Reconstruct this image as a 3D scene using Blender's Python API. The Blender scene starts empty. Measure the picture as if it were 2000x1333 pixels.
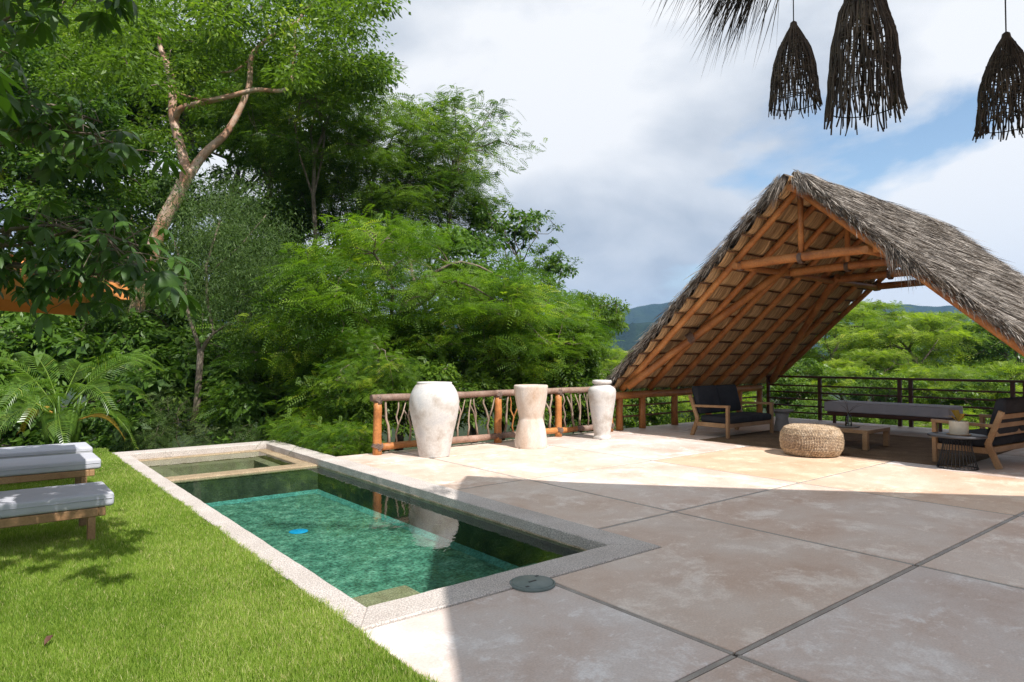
import bpy, math, random
import numpy as np
from mathutils import Vector

random.seed(7)
RNG = np.random.default_rng(7)
S = bpy.context.scene
COL = S.collection
PI = math.pi

# ------------------------------------------------------------------ camera
H = 1.6
F = 1290.0 / 2000.0          # focal length as a fraction of the frame width
YAW, PITCH = 0.6768, 0.0274
cam = bpy.data.cameras.new('camera')
cam.sensor_width = 36.0
cam.lens = 36.0 * F
cam.clip_start = 0.05
cam.clip_end = 12000
camo = bpy.data.objects.new('camera', cam)
COL.objects.link(camo)
camo.location = (0, 0, H)
camo.rotation_euler = (PI / 2 + PITCH, 0, -YAW)
S.camera = camo

# ------------------------------------------------------------------ light
SUN_AZ_X, SUN_B = 0.015, 0.80            # shadow offset per metre of height: (x, y)
sun_dir = Vector((-SUN_AZ_X, -SUN_B, 1.0)).normalized()      # towards the sun
sun = bpy.data.lights.new('sun', 'SUN')
sun.energy = 4.1
sun.angle = math.radians(0.55)
sun.color = (1.0, 0.972, 0.945)
suno = bpy.data.objects.new('sun', sun)
COL.objects.link(suno)
suno.rotation_euler = sun_dir.to_track_quat('Z', 'Y').to_euler()
suno.location = (0, -10, 30)

world = bpy.data.worlds.new('World')
S.world = world
world.use_nodes = True
def build_world():
    nt = world.node_tree
    nt.nodes.clear()
    N, L = nt.nodes, nt.links
    out = N.new('ShaderNodeOutputWorld')
    bg = N.new('ShaderNodeBackground')
    bg.inputs['Strength'].default_value = SKY['strength']
    sky = N.new('ShaderNodeTexSky')
    sky.sky_type = 'NISHITA'
    sky.sun_disc = False
    sky.sun_elevation = math.asin(sun_dir.z)
    sky.sun_rotation = math.atan2(sun_dir.x, sun_dir.y)
    sky.air_density = 1.0
    sky.dust_density = 0.6
    tc = N.new('ShaderNodeTexCoord')
    def noise(name, scale, detail, off, rough=0.55, dist=0.0, st=(1, 1, 1.7)):
        mp = N.new('ShaderNodeMapping'); mp.name = name
        mp.inputs['Location'].default_value = off; mp.inputs['Rotation'].default_value = (0, 0, SKY['rot'])
        mp.inputs['Scale'].default_value = st
        L.new(tc.outputs['Generated'], mp.inputs[0])
        n = N.new('ShaderNodeTexNoise')
        n.inputs['Scale'].default_value = scale
        n.inputs['Detail'].default_value = detail
        n.inputs['Roughness'].default_value = rough
        n.inputs['Distortion'].default_value = dist
        L.new(mp.outputs[0], n.inputs['Vector'])
        return n.outputs[0]
    def ramp(src, stops):
        r = N.new('ShaderNodeValToRGB')
        L.new(src, r.inputs[0])
        e = r.color_ramp.elements
        e[0].position, e[0].color = stops[0][0], stops[0][1]
        e[1].position, e[1].color = stops[1][0], stops[1][1]
        for p, c in stops[2:]:
            q = e.new(p); q.color = c
        return r.outputs[0]
    # cloud cover: mostly clouded, torn open in places
    n1 = noise('mapA', SKY['s1'], 10, SKY['o1'], 0.52, 0.25)
    w = (1, 1, 1, 1); k = (0, 0, 0, 1)
    cover = ramp(n1, [(SKY['lo'], k), (SKY['hi'], w)])
    # thickness of the cloud: bright tops, grey bellies
    n2 = noise('mapB', SKY['s2'], 9, SKY['o2'], 0.5, 0.3)
    tone = ramp(n2, [(0.37, (2.8, 3.1, 3.55, 1)), (0.465, (4.1, 4.3, 4.6, 1)), (0.56, (5.35, 5.4, 5.5, 1))])
    mix = N.new('ShaderNodeMix'); mix.data_type = 'RGBA'
    L.new(cover, mix.inputs[0])
    sk = N.new('ShaderNodeMix'); sk.data_type = 'RGBA'; sk.blend_type = 'MULTIPLY'
    sk.inputs[0].default_value = 1.0
    L.new(sky.outputs[0], sk.inputs[6]); sk.inputs[7].default_value = SKY['blue']
    L.new(sk.outputs[2], mix.inputs[6]); L.new(tone, mix.inputs[7])
    L.new(mix.outputs[2], bg.inputs['Color'])
    L.new(bg.outputs[0], out.inputs['Surface'])
SKY = dict(strength=0.122, s1=1.5, o1=(16.64, 2.52, 0.24), rot=math.radians(9), lo=0.385, hi=0.435, s2=2.4, o2=(26.23, 1.49, 2.63), blue=(1.0, 1.0, .95, 1))
build_world()

S.view_settings.view_transform = 'Standard'
S.view_settings.look = 'None'
S.view_settings.exposure = 0.63
S.view_settings.gamma = 1.0
S.view_settings.use_curve_mapping = False
S.render.engine = 'CYCLES'
S.cycles.use_denoising = True
S.cycles.denoising_prefilter = 'NONE'
S.cycles.adaptive_threshold = 0.006
S.cycles.max_bounces = 8
S.cycles.diffuse_bounces = 3
S.cycles.glossy_bounces = 3
S.cycles.transmission_bounces = 4
S.cycles.transparent_max_bounces = 12
S.cycles.volume_bounces = 0
S.cycles.caustics_reflective = False
S.cycles.caustics_refractive = False

# ------------------------------------------------------------------ photo geometry helpers
cy, sy, cp, sp = math.cos(YAW), math.sin(YAW), math.cos(PITCH), math.sin(PITCH)
FWD = Vector((sy * cp, cy * cp, sp)); RGT = Vector((cy, -sy, 0)); UPV = Vector((-sy * sp, -cy * sp, cp))
CAM = Vector((0, 0, H))
def ray(u, v): return FWD + RGT * ((u - 1000) / 1290.0) + UPV * ((666.5 - v) / 1290.0)
def at(u, v, d): return CAM + ray(u, v) * d
def ground(u, v, z=0.0):
    r = ray(u, v); return CAM + r * ((z - H) / r.z)

def at_Y(u, v, Y):
    r = ray(u, v); return CAM + r * (Y / r.y)

# ------------------------------------------------------------------ mesh building
class MB:
    def __init__(self):
        self.v = []; self.f = []; self.a = []; self.smooth = []
    def add(self, vs, fs, sm=False, a=0.5):
        o = len(self.v)
        self.v.extend([tuple(p) for p in vs])
        self.a.extend([a] * len(vs))
        for f in fs:
            self.f.append(tuple(i + o for i in f)); self.smooth.append(sm)
        return self
    def box(self, lo, hi, b=0.0, a=0.5):
        x0, y0, z0 = lo; x1, y1, z1 = hi
        if b <= 0:
            vs = [(x, y, z) for z in (z0, z1) for y in (y0, y1) for x in (x0, x1)]
            fs = [(0, 2, 3, 1), (4, 5, 7, 6), (0, 1, 5, 4), (2, 6, 7, 3), (0, 4, 6, 2), (1, 3, 7, 5)]
            return self.add(vs, fs, False, a)
        vs = []
        for z, i in ((z0, b), (z0 + b, 0), (z1 - b, 0), (z1, b)):
            c = b * (1 if i == 0 else 1.6)
            X0, X1, Y0, Y1 = x0 + i, x1 - i, y0 + i, y1 - i
            c = b if i == 0 else b * 0.8
            vs += [(X0 + c, Y0, z), (X1 - c, Y0, z), (X1, Y0 + c, z), (X1, Y1 - c, z), (X1 - c, Y1, z), (X0 + c, Y1, z), (X0, Y1 - c, z), (X0, Y0 + c, z)]
        fs = [tuple(range(7, -1, -1)), tuple(range(24, 32))]
        for k in range(3):
            for j in range(8):
                fs.append((k * 8 + j, k * 8 + (j + 1) % 8, (k + 1) * 8 + (j + 1) % 8, (k + 1) * 8 + j))
        return self.add(vs, fs, False, a)
    def beam(self, p0, p1, w, h, up=(0, 0, 1), a=0.5):
        p0, p1 = Vector(p0), Vector(p1); d = (p1 - p0).normalized(); up = Vector(up)
        if abs(d.dot(up)) > 0.98: up = Vector((1, 0, 0))
        s = d.cross(up).normalized(); u = s.cross(d).normalized()
        vs = []; b = min(w, h) * 0.14
        for p in (p0, p1):
            for (ss, uu) in ((-w / 2 + b, -h / 2), (w / 2 - b, -h / 2), (w / 2, -h / 2 + b), (w / 2, h / 2 - b), (w / 2 - b, h / 2), (-w / 2 + b, h / 2), (-w / 2, h / 2 - b), (-w / 2, -h / 2 + b)):
                vs.append(p + s * ss + u * uu)
        fs = [tuple(range(8))[::1], tuple(range(15, 7, -1))]
        for j in range(8):
            fs.append((j, 8 + j, 8 + (j + 1) % 8, (j + 1) % 8))
        return self.add(vs, fs, False, a)
    def tube(self, path, r, n=8, cap=True, wob=0.0, a=0.5):
        P = [Vector(p) for p in path]; m = len(P)
        R = [r] * m if isinstance(r, (int, float)) else list(r)
        vs = []; t0 = (P[1] - P[0]).normalized()
        ref = Vector((0, 0, 1)) if abs(t0.z) < 0.9 else Vector((1, 0, 0))
        s = t0.cross(ref).normalized()
        for i in range(m):
            t = (P[min(i + 1, m - 1)] - P[max(i - 1, 0)]).normalized()
            s = (s - t * s.dot(t)).normalized(); u = t.cross(s)
            for j in range(n):
                an = 2 * PI * j / n
                rr = R[i] * (1 + (random.uniform(-wob, wob) if wob else 0))
                vs.append(P[i] + (s * math.cos(an) + u * math.sin(an)) * rr)
        fs = []
        for i in range(m - 1):
            for j in range(n):
                fs.append((i * n + j, i * n + (j + 1) % n, (i + 1) * n + (j + 1) % n, (i + 1) * n + j))
        self.add(vs, fs, True, a)
        if cap:
            o = len(self.v) - m * n
            self.f.append(tuple(o + j for j in range(n - 1, -1, -1))); self.smooth.append(False)
            self.f.append(tuple(o + (m - 1) * n + j for j in range(n))); self.smooth.append(False)
        return self
    def lathe(self, prof, c=(0, 0, 0), n=40, wob=0.0, cap=True):
        vs = []
        ph = [random.uniform(0, 6.28) for _ in range(4)]
        for k, (r, z) in enumerate(prof):
            for j in range(n):
                an = 2 * PI * j / n
                rr = r * (1 + wob * (math.sin(2 * an + ph[0] + z * 3) + 0.6 * math.sin(3 * an + ph[1] - z * 5)))
                vs.append((c[0] + rr * math.cos(an), c[1] + rr * math.sin(an), c[2] + z))
        fs = []
        for k in range(len(prof) - 1):
            for j in range(n):
                fs.append((k * n + j, k * n + (j + 1) % n, (k + 1) * n + (j + 1) % n, (k + 1) * n + j))
        self.add(vs, fs, True)
        if cap:
            o = len(self.v) - len(vs)
            self.f.append(tuple(o + j for j in range(n - 1, -1, -1))); self.smooth.append(False)
            self.f.append(tuple(o + (len(prof) - 1) * n + j for j in range(n))); self.smooth.append(False)
        return self
    def ring(self, c, R, r, n=28, m=6, axis='z'):
        path = []
        for i in range(n + 1):
            an = 2 * PI * i / n
            path.append(Vector(c) + Vector((R * math.cos(an), R * math.sin(an), 0)))
        return self.tube(path, r, m, cap=False)
    def mesh(self, name, mat, off=None):
        me = bpy.data.meshes.new(name)
        if off is not None:
            vs = [(p[0] - off[0], p[1] - off[1], p[2] - off[2]) for p in self.v]
        else: vs = self.v
        me.from_pydata(vs, [], self.f)
        me.polygons.foreach_set('use_smooth', self.smooth)
        at_ = me.attributes.new('v', 'FLOAT', 'POINT'); at_.data.foreach_set('value', self.a)
        if mat: me.materials.append(mat)
        me.update()
        return me

def np_mesh(name, V, Fq, mat, v=None, smooth=False):
    """V (n,3), Fq (m,k) face indices with one k"""
    me = bpy.data.meshes.new(name)
    V = np.asarray(V, np.float32); Fq = np.asarray(Fq, np.int32)
    m, k = Fq.shape
    me.vertices.add(len(V)); me.vertices.foreach_set('co', V.ravel())
    me.loops.add(m * k); me.loops.foreach_set('vertex_index', Fq.ravel())
    me.polygons.add(m)
    me.polygons.foreach_set('loop_start', np.arange(0, m * k, k, dtype=np.int32))
    me.polygons.foreach_set('loop_total', np.full(m, k, np.int32))
    if smooth: me.polygons.foreach_set('use_smooth', np.ones(m, bool))
    if v is not None:
        a = me.attributes.new('v', 'FLOAT', 'POINT'); a.data.foreach_set('value', np.asarray(v, np.float32))
    me.update(calc_edges=True)
    if mat: me.materials.append(mat)
    return me

def abs_loc(o):
    p = Vector((0, 0, 0))
    while o is not None:
        p += o.location; o = o.parent
    return p
def link(name, me, parent=None, **kw):
    o = bpy.data.objects.new(name, me); COL.objects.link(o)
    if parent is not None: o.parent = parent
    for k_, v_ in kw.items(): o[k_] = v_
    return o
def part(name, mb, mat, parent, local=False, **kw):
    """mb in world coordinates unless local; the parent chain carries no rotation for world-built things"""
    off = None if local else abs_loc(parent)
    return link(name, mb.mesh(name, mat, off), parent, **kw)
def thing(name, label, cat, loc=(0, 0, 0), rz=0.0, group=None):
    o = bpy.data.objects.new(name, None); COL.objects.link(o)
    o.empty_display_size = 0.1
    o.location = loc; o.rotation_euler = (0, 0, rz); o['label'] = label; o['category'] = cat
    if group: o['group'] = group
    return o
def tag(o, label, cat, group=None):
    o['label'] = label; o['category'] = cat
    if group: o['group'] = group
    return o
def struct(name, me, label=None, kind='structure'):
    o = link(name, me); o['kind'] = kind
    if label: o['label'] = label
    return o
def dup(o, parent=None, keep=None):
    c = o.copy(); COL.objects.link(c)
    if parent is not None: c.parent = parent
    for ch in list(o.children): dup(ch, c)
    return c

# ------------------------------------------------------------------ materials
def nodes_of(name):
    m = bpy.data.materials.new(name); m.use_nodes = True
    nt = m.node_tree; nt.nodes.clear()
    return m, nt, nt.nodes, nt.links
def ramp_node(N, L, src, stops):
    r = N.new('ShaderNodeValToRGB'); L.new(src, r.inputs[0]); e = r.color_ramp.elements
    e[0].position, e[0].color = stops[0][0], (*stops[0][1], 1)
    e[1].position, e[1].color = stops[1][0], (*stops[1][1], 1)
    for p, c in stops[2:]:
        q = e.new(p); q.color = (*c, 1)
    return r.outputs[0]
def noise_node(N, L, scale, detail=5, rough=0.55, stretch=(1, 1, 1), dist=0.0, coord='Object', off=(0, 0, 0)):
    tc = N.new('ShaderNodeTexCoord'); mp = N.new('ShaderNodeMapping')
    mp.inputs['Scale'].default_value = stretch; mp.inputs['Location'].default_value = off
    L.new(tc.outputs[coord], mp.inputs[0])
    n = N.new('ShaderNodeTexNoise'); n.inputs['Scale'].default_value = scale
    n.inputs['Detail'].default_value = detail; n.inputs['Roughness'].default_value = rough
    n.inputs['Distortion'].default_value = dist
    L.new(mp.outputs[0], n.inputs['Vector'])
    return n.outputs[0]
def surf(name, stops, scale=3, detail=6, rough=0.7, spec=0.4, stretch=(1, 1, 1), bump=0.2, bscale=40, bstretch=None, bdist=0.01,
         objcol=False, attr=0.0, fine=0.0, fscale=200, metal=0.0, rvar=0.0, sheen=0.0, bdetail=5):
    """noise-driven colour through a ramp, a finer speckle, a bump"""
    m, nt, N, L = nodes_of(name)
    out = N.new('ShaderNodeOutputMaterial'); b = N.new('ShaderNodeBsdfPrincipled')
    L.new(b.outputs[0], out.inputs[0])
    n = noise_node(N, L, scale, detail, 0.6, stretch)
    col = ramp_node(N, L, n, stops)
    def mulcol(col, fac_socket, lo, hi):
        mr = N.new('ShaderNodeMapRange'); L.new(fac_socket, mr.inputs[0])
        mr.inputs[1].default_value = 0.0; mr.inputs[2].default_value = 1.0
        mr.inputs[3].default_value = lo; mr.inputs[4].default_value = hi
        mx = N.new('ShaderNodeMix'); mx.data_type = 'RGBA'; mx.blend_type = 'MULTIPLY'; mx.inputs[0].default_value = 1
        L.new(col, mx.inputs[6]); L.new(mr.outputs[0], mx.inputs[7])
        return mx.outputs[2]
    if fine > 0:
        f = noise_node(N, L, fscale, 2, 0.5, stretch)
        mr = N.new('ShaderNodeMapRange'); L.new(f, mr.inputs[0])
        mr.inputs[1].default_value = 0.3; mr.inputs[2].default_value = 0.7
        col = mulcol(col, mr.outputs[0], 1 - fine, 1 + fine)
    if attr > 0:
        a = N.new('ShaderNodeAttribute'); a.attribute_name = 'v'
        col = mulcol(col, a.outputs['Fac'], 1 - attr, 1 + attr)
    if objcol:
        oi = N.new('ShaderNodeObjectInfo'); mx = N.new('ShaderNodeMix'); mx.data_type = 'RGBA'; mx.blend_type = 'MULTIPLY'; mx.inputs[0].default_value = 1
        L.new(col, mx.inputs[6]); L.new(oi.outputs['Color'], mx.inputs[7]); col = mx.outputs[2]
    L.new(col, b.inputs['Base Color'])
    b.inputs['Roughness'].default_value = rough
    b.inputs['Metallic'].default_value = metal
    b.inputs['Specular IOR Level'].default_value = spec
    if rvar > 0:
        mr = N.new('ShaderNodeMapRange'); L.new(n, mr.inputs[0])
        mr.inputs[1].default_value = 0.3; mr.inputs[2].default_value = 0.7
        mr.inputs[3].default_value = rough - rvar; mr.inputs[4].default_value = rough + rvar
        L.new(mr.outputs[0], b.inputs['Roughness'])
    if bump > 0:
        bn = noise_node(N, L, bscale, bdetail, 0.6, bstretch or stretch)
        bp = N.new('ShaderNodeBump'); bp.inputs['Strength'].default_value = bump; bp.inputs['Distance'].default_value = bdist
        L.new(bn, bp.inputs['Height']); L.new(bp.outputs[0], b.inputs['Normal'])
    return m
def leafmat(name, dark, light, rough=0.45, spec=0.35, trans=0.4, third=None, nscale=0.5):
    m, nt, N, L = nodes_of(name)
    out = N.new('ShaderNodeOutputMaterial'); b = N.new('ShaderNodeBsdfPrincipled'); t = N.new('ShaderNodeBsdfTranslucent')
    mix = N.new('ShaderNodeMixShader')
    a = N.new('ShaderNodeAttribute'); a.attribute_name = 'v'
    stops = [(0.0, dark), (0.75, light)]
    if third: stops.append((1.0, third))
    col = ramp_node(N, L, a.outputs['Fac'], stops)
    L.new(col, b.inputs['Base Color'])
    g = N.new('ShaderNodeMix'); g.data_type = 'RGBA'; g.blend_type = 'MULTIPLY'; g.inputs[0].default_value = 1
    L.new(col, g.inputs[6]); g.inputs[7].default_value = (1.55, 1.7, 0.7, 1)
    L.new(g.outputs[2], t.inputs['Color'])
    b.inputs['Roughness'].default_value = rough; b.inputs['Specular IOR Level'].default_value = spec
    mix.inputs[0].default_value = trans
    L.new(b.outputs[0], mix.inputs[1]); L.new(t.outputs[0], mix.inputs[2]); L.new(mix.outputs[0], out.inputs[0])
    return m

M = {}
def slab_mat():
    m, nt, N, L = nodes_of('stained_concrete_slab')
    out = N.new('ShaderNodeOutputMaterial'); b = N.new('ShaderNodeBsdfPrincipled'); L.new(b.outputs[0], out.inputs[0])
    n1 = noise_node(N, L, .9, 14, .68, dist=.25)
    col = ramp_node(N, L, n1, [(0.34, (.53, .395, .315)), (0.46, (.60, .49, .42)), (0.56, (.62, .535, .475)), (0.68, (.67, .61, .565))])
    def over(col, fac, c, k):
        mr = N.new('ShaderNodeMath'); mr.operation = 'MULTIPLY'; L.new(fac, mr.inputs[0]); mr.inputs[1].default_value = k
        mx = N.new('ShaderNodeMix'); mx.data_type = 'RGBA'; L.new(mr.outputs[0], mx.inputs[0]); L.new(col, mx.inputs[6]); mx.inputs[7].default_value = (*c, 1)
        return mx.outputs[2]
    # pale lime bloom and scuffs, then darker tea-coloured stains, then fine grit
    w = noise_node(N, L, 1.9, 15, .80, off=(4, 9, 0), dist=.25)
    col = over(col, ramp_node(N, L, w, [(0.51, (0, 0, 0)), (0.62, (1, 1, 1))]), (.80, .755, .71), .85)
    sc = noise_node(N, L, 7.0, 12, .78, (1, 2.0, 1), off=(1, 2, 0), dist=.4)
    col = over(col, ramp_node(N, L, sc, [(0.57, (0, 0, 0)), (0.66, (1, 1, 1))]), (.82, .78, .74), .65)
    d = noise_node(N, L, 1.1, 10, .65, off=(14, 3, 0), dist=.5)
    col = over(col, ramp_node(N, L, d, [(0.54, (0, 0, 0)), (0.70, (1, 1, 1))]), (.47, .355, .29), .4)
    g = noise_node(N, L, 70, 6, .75)
    mr = N.new('ShaderNodeMapRange'); L.new(g, mr.inputs[0]); mr.inputs[1].default_value = .3; mr.inputs[2].default_value = .7; mr.inputs[3].default_value = .82; mr.inputs[4].default_value = 1.14
    mx = N.new('ShaderNodeMix'); mx.data_type = 'RGBA'; mx.blend_type = 'MULTIPLY'; mx.inputs[0].default_value = 1; L.new(col, mx.inputs[6]); L.new(mr.outputs[0], mx.inputs[7]); col = mx.outputs[2]
    oi = N.new('ShaderNodeObjectInfo'); mx = N.new('ShaderNodeMix'); mx.data_type = 'RGBA'; mx.blend_type = 'MULTIPLY'; mx.inputs[0].default_value = 1
    L.new(col, mx.inputs[6]); L.new(oi.outputs['Color'], mx.inputs[7]); L.new(mx.outputs[2], b.inputs['Base Color'])
    b.inputs['Specular IOR Level'].default_value = .35
    rr = N.new('ShaderNodeMapRange'); L.new(w, rr.inputs[0]); rr.inputs[1].default_value = .3; rr.inputs[2].default_value = .7; rr.inputs[3].default_value = .42; rr.inputs[4].default_value = .75
    L.new(rr.outputs[0], b.inputs['Roughness'])
    bp = N.new('ShaderNodeBump'); bp.inputs['Strength'].default_value = .18; bp.inputs['Distance'].default_value = .01; L.new(sc, bp.inputs['Height']); L.new(bp.outputs[0], b.inputs['Normal'])
    return m
M['slab'] = slab_mat()
M['joint'] = surf('joint_cement', [(0.3, (.28, .245, .21)), (0.7, (.42, .38, .335))], scale=5, rough=0.85, bump=0.3, bscale=60, fine=.2)
M['bed'] = surf('dark_mortar', [(0.3, (.05, .042, .035)), (0.7, (.09, .075, .06))], scale=5, rough=0.9, bump=0)
M['coping'] = surf('washed_pebble_coping', [(0.3, (.46, .40, .35)), (0.6, (.55, .49, .44)), (0.75, (.60, .55, .50))], scale=2.0, rough=0.85, spec=.25,
                   bump=0.9, bscale=90, bdist=.006, fine=0.42, fscale=95)
M['copingwall'] = surf('weathered_coping_wall', [(0.3, (.34, .25, .16)), (0.55, (.52, .40, .27)), (0.75, (.62, .51, .38))], scale=6, rough=0.8,
                       bump=0.8, bscale=70, bdist=.01, fine=0.4, fscale=70)
M['pool'] = surf('green_pebble_plaster', [(0.30, (.036, .105, .072)), (0.46, (.072, .185, .130)), (0.58, (.125, .265, .190)), (0.72, (.24, .39, .29))], scale=7, detail=12, rough=0.6,
                 bump=0.6, bscale=60, bdist=.012, fine=0.6, fscale=34)
M['poolwall'] = surf('green_brown_pool_wall', [(0.28, (.022, .030, .017)), (0.5, (.05, .06, .034)), (0.72, (.10, .11, .066))], scale=5, detail=9, rough=0.6,
                     bump=0.6, bscale=60, bdist=.012, fine=0.35, fscale=60)
M['cove'] = surf('turquoise_cove', [(0.3, (.045, .18, .15)), (0.7, (.11, .33, .28))], scale=9, rough=0.6, bump=0.3, fine=0.45, fscale=40)
M['ledge'] = surf('tan_pebble_ledge', [(0.3, (.27, .19, .11)), (0.7, (.42, .32, .2))], scale=5, rough=0.8, bump=0.8, bscale=70, fine=0.4, fscale=70)
M['wood'] = surf('orange_oiled_pole', [(0.28, (.25, .085, .025)), (0.5, (.45, .175, .05)), (0.72, (.56, .26, .085))], scale=2.2, detail=8, rough=0.5, spec=.4,
                 bump=0.35, bscale=14, bdist=.02, fine=0.16, fscale=30, attr=.3)
M['darkpole'] = surf('dark_brown_stick', [(0.3, (.10, .045, .02)), (0.7, (.22, .10, .04))], scale=3, rough=0.6, bump=0.3, bscale=20, attr=.25)
M['greywood'] = surf('weathered_rail_wood', [(0.3, (.17, .10, .07)), (0.5, (.27, .17, .125)), (0.72, (.38, .29, .235))], scale=3, detail=8, rough=0.7, bump=0.4,
                     bscale=18, bdist=.015, fine=0.2, fscale=40, attr=.4)
M['twig'] = surf('pale_twig', [(0.3, (.17, .115, .08)), (0.7, (.34, .26, .20))], scale=5, rough=0.7, bump=0.3, attr=.45)
M['rope'] = surf('brown_lashing', [(0.3, (.12, .08, .06)), (0.7, (.24, .17, .135))], scale=20, rough=0.85, bump=0.6, bscale=80)
M['teak'] = surf('teak_frame', [(0.3, (.24, .125, .055)), (0.5, (.33, .19, .09)), (0.72, (.42, .26, .135))], scale=3, stretch=(1, 1, 1), detail=8, rough=0.5, bump=0.15,
                 bscale=30, fine=.15, fscale=60)
M['thatch'] = surf('weathered_palm_thatch', [(0.3, (.17, .140, .115)), (0.5, (.27, .235, .20)), (0.72, (.40, .36, .315))], scale=4, detail=6, rough=0.8, spec=.2, bump=0.3, attr=.8)
M['mat'] = surf('palm_leaf_mat', [(0.25, (.26, .145, .065)), (0.45, (.45, .285, .14)), (0.6, (.57, .39, .21)), (0.75, (.66, .50, .30))], scale=1.0, detail=6, rough=0.65, spec=.3,
                stretch=(46, 3, 3), bump=0.7, bscale=1.0, bstretch=(120, 4, 4), bdist=.012, attr=.35)
M['fringe'] = surf('shade_dark_fringe', [(0.3, (.055, .045, .035)), (0.7, (.14, .115, .09))], scale=6, rough=0.8, spec=.2, bump=0, attr=.6)  # strands darkened: their backlit shade is put into the colour
M['darkthatch'] = surf('dark_thatch_core', [(0.3, (.07, .05, .035)), (0.7, (.13, .10, .07))], scale=8, rough=0.9, bump=0.5, bscale=30)  # darker brown than the strands laid over it
M['vase'] = surf('chalky_clay', [(0.28, (.36, .28, .21)), (0.40, (.50, .45, .40)), (0.52, (.62, .585, .545)), (0.66, (.54, .525, .51)), (0.78, (.66, .62, .57))], scale=3.2, detail=9, rough=0.75, spec=.25,
                 bump=0.25, bscale=16, fine=0.08, fscale=50)
M['vasewarm'] = surf('limewashed_wood', [(0.28, (.45, .30, .20)), (0.42, (.58, .47, .38)), (0.6, (.67, .60, .53)), (0.75, (.62, .56, .51))], scale=2.6, stretch=(1, 1, .5), detail=9,
                     rough=0.75, spec=.25, bump=0.25, bscale=16, fine=0.1, fscale=60)
M['fabric'] = surf('grey_outdoor_fabric', [(0.3, (.43, .43, .46)), (0.7, (.50, .50, .535))], scale=2, rough=0.9, spec=.1, bump=0.30, bscale=3.0, bstretch=(1, 2.4, 2.4), bdist=.04, bdetail=2, fine=.05, fscale=150)
M['darkfabric'] = surf('charcoal_cushion', [(0.3, (.020, .021, .025)), (0.7, (.040, .041, .047))], scale=3, rough=0.9, spec=.2, bump=0.6, bscale=5, bdist=.04, bdetail=3)
M['benchfabric'] = surf('slate_bench_pad', [(0.3, (.40, .385, .41)), (0.7, (.48, .46, .485))], scale=3, rough=0.9, spec=.15, bump=0.25, bscale=7, bdist=.02)
M['steel'] = surf('rust_brown_paint', [(0.3, (.060, .022, .014)), (0.7, (.10, .038, .022))], scale=4, rough=0.5, bump=0.1)
M['black'] = surf('black_metal', [(0.3, (.012, .012, .013)), (0.7, (.03, .03, .032))], scale=6, rough=0.5, bump=0.1)
M['slate'] = surf('dark_stone_top', [(0.3, (.025, .025, .028)), (0.7, (.06, .06, .065))], scale=6, rough=0.45, bump=0.1)
M['concrete'] = surf('grey_cast_concrete', [(0.3, (.22, .21, .20)), (0.7, (.34, .325, .31))], scale=5, rough=0.85, bump=0.2)
M['rug'] = surf('brown_jute_rug', [(0.3, (.13, .085, .05)), (0.7, (.22, .15, .09))], scale=3, rough=0.95, spec=.1, bump=0.8, bscale=45, bstretch=(1, 3, 1), bdist=.01, fine=.3, fscale=60)
M['wicker'] = surf('pale_woven_reed', [(0.3, (.36, .25, .15)), (0.5, (.50, .37, .24)), (0.72, (.62, .49, .35))], scale=9, rough=0.75, spec=.25, bump=0.4, bscale=50, attr=.35)
M['lampreed'] = surf('dark_vine_twig', [(0.3, (.035, .024, .017)), (0.7, (.12, .085, .058))], scale=9, rough=0.65, spec=.3, bump=0.4, bscale=60, attr=.5)
M['lid'] = surf('grey_green_cover', [(0.3, (.13, .165, .15)), (0.7, (.19, .225, .205))], scale=8, rough=0.55, bump=0.15, bscale=60)
M['blue'] = surf('blue_plastic', [(0.3, (.0, .30, .62)), (0.7, (.02, .42, .8))], scale=8, rough=0.4, bump=0)
M['candle'] = surf('cream_wax_pot', [(0.3, (.55, .48, .36)), (0.7, (.66, .60, .48))], scale=5, rough=0.6, bump=0.1)
M['orange'] = surf('orange_canvas', [(0.3, (.62, .24, .07)), (0.7, (.72, .31, .10))], scale=3, rough=0.85, spec=.15, bump=0.2, bscale=9)
M['soil'] = surf('leaf_litter_soil', [(0.3, (.016, .026, .010)), (0.5, (.03, .045, .016)), (0.7, (.055, .06, .03))], scale=1.3, detail=8, rough=0.95, spec=.1, bump=0.6, bscale=4, bdist=.2)
M['turf'] = surf('turf_soil', [(0.3, (.075, .12, .016)), (0.5, (.11, .165, .028)), (0.7, (.15, .20, .045))], scale=2.2, detail=8, rough=0.95, spec=.1, bump=0.8, bscale=40, bdist=.03, fine=.3, fscale=60)
M['hill'] = surf('forested_hill', [(0.3, (.010, .022, .010)), (0.5, (.018, .036, .014)), (0.7, (.035, .058, .022))], scale=.012, detail=12, rough=0.95, spec=.05, bump=1.0, bscale=.05, bdist=20, bdetail=8)
M['bark'] = surf('grey_brown_bark', [(0.3, (.09, .07, .05)), (0.5, (.17, .135, .10)), (0.7, (.27, .22, .17))], scale=3, detail=8, rough=0.85, spec=.15, bump=0.7, bscale=12, bdist=.03, fine=.2, fscale=30)
M['redbark'] = surf('peeling_red_bark', [(0.28, (.30, .12, .065)), (0.42, (.42, .22, .135)), (0.56, (.52, .34, .24)), (0.72, (.55, .46, .37))], scale=2.4, detail=9, rough=0.45, spec=.4, bump=0.4, bscale=9, bdist=.03, fine=.15, fscale=25)
M['dryleaf'] = surf('dry_leaf', [(0.3, (.07, .03, .02)), (0.7, (.13, .06, .035))], scale=20, rough=0.7, bump=.3)
M['fruit'] = surf('green_gourd', [(0.3, (.16, .30, .05)), (0.7, (.24, .40, .08))], scale=5, rough=0.35, bump=0)
M['wallpaint'] = surf('pale_plaster', [(0.3, (.45, .40, .35)), (0.7, (.55, .5, .44))], scale=2, rough=.9, bump=.1)
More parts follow.
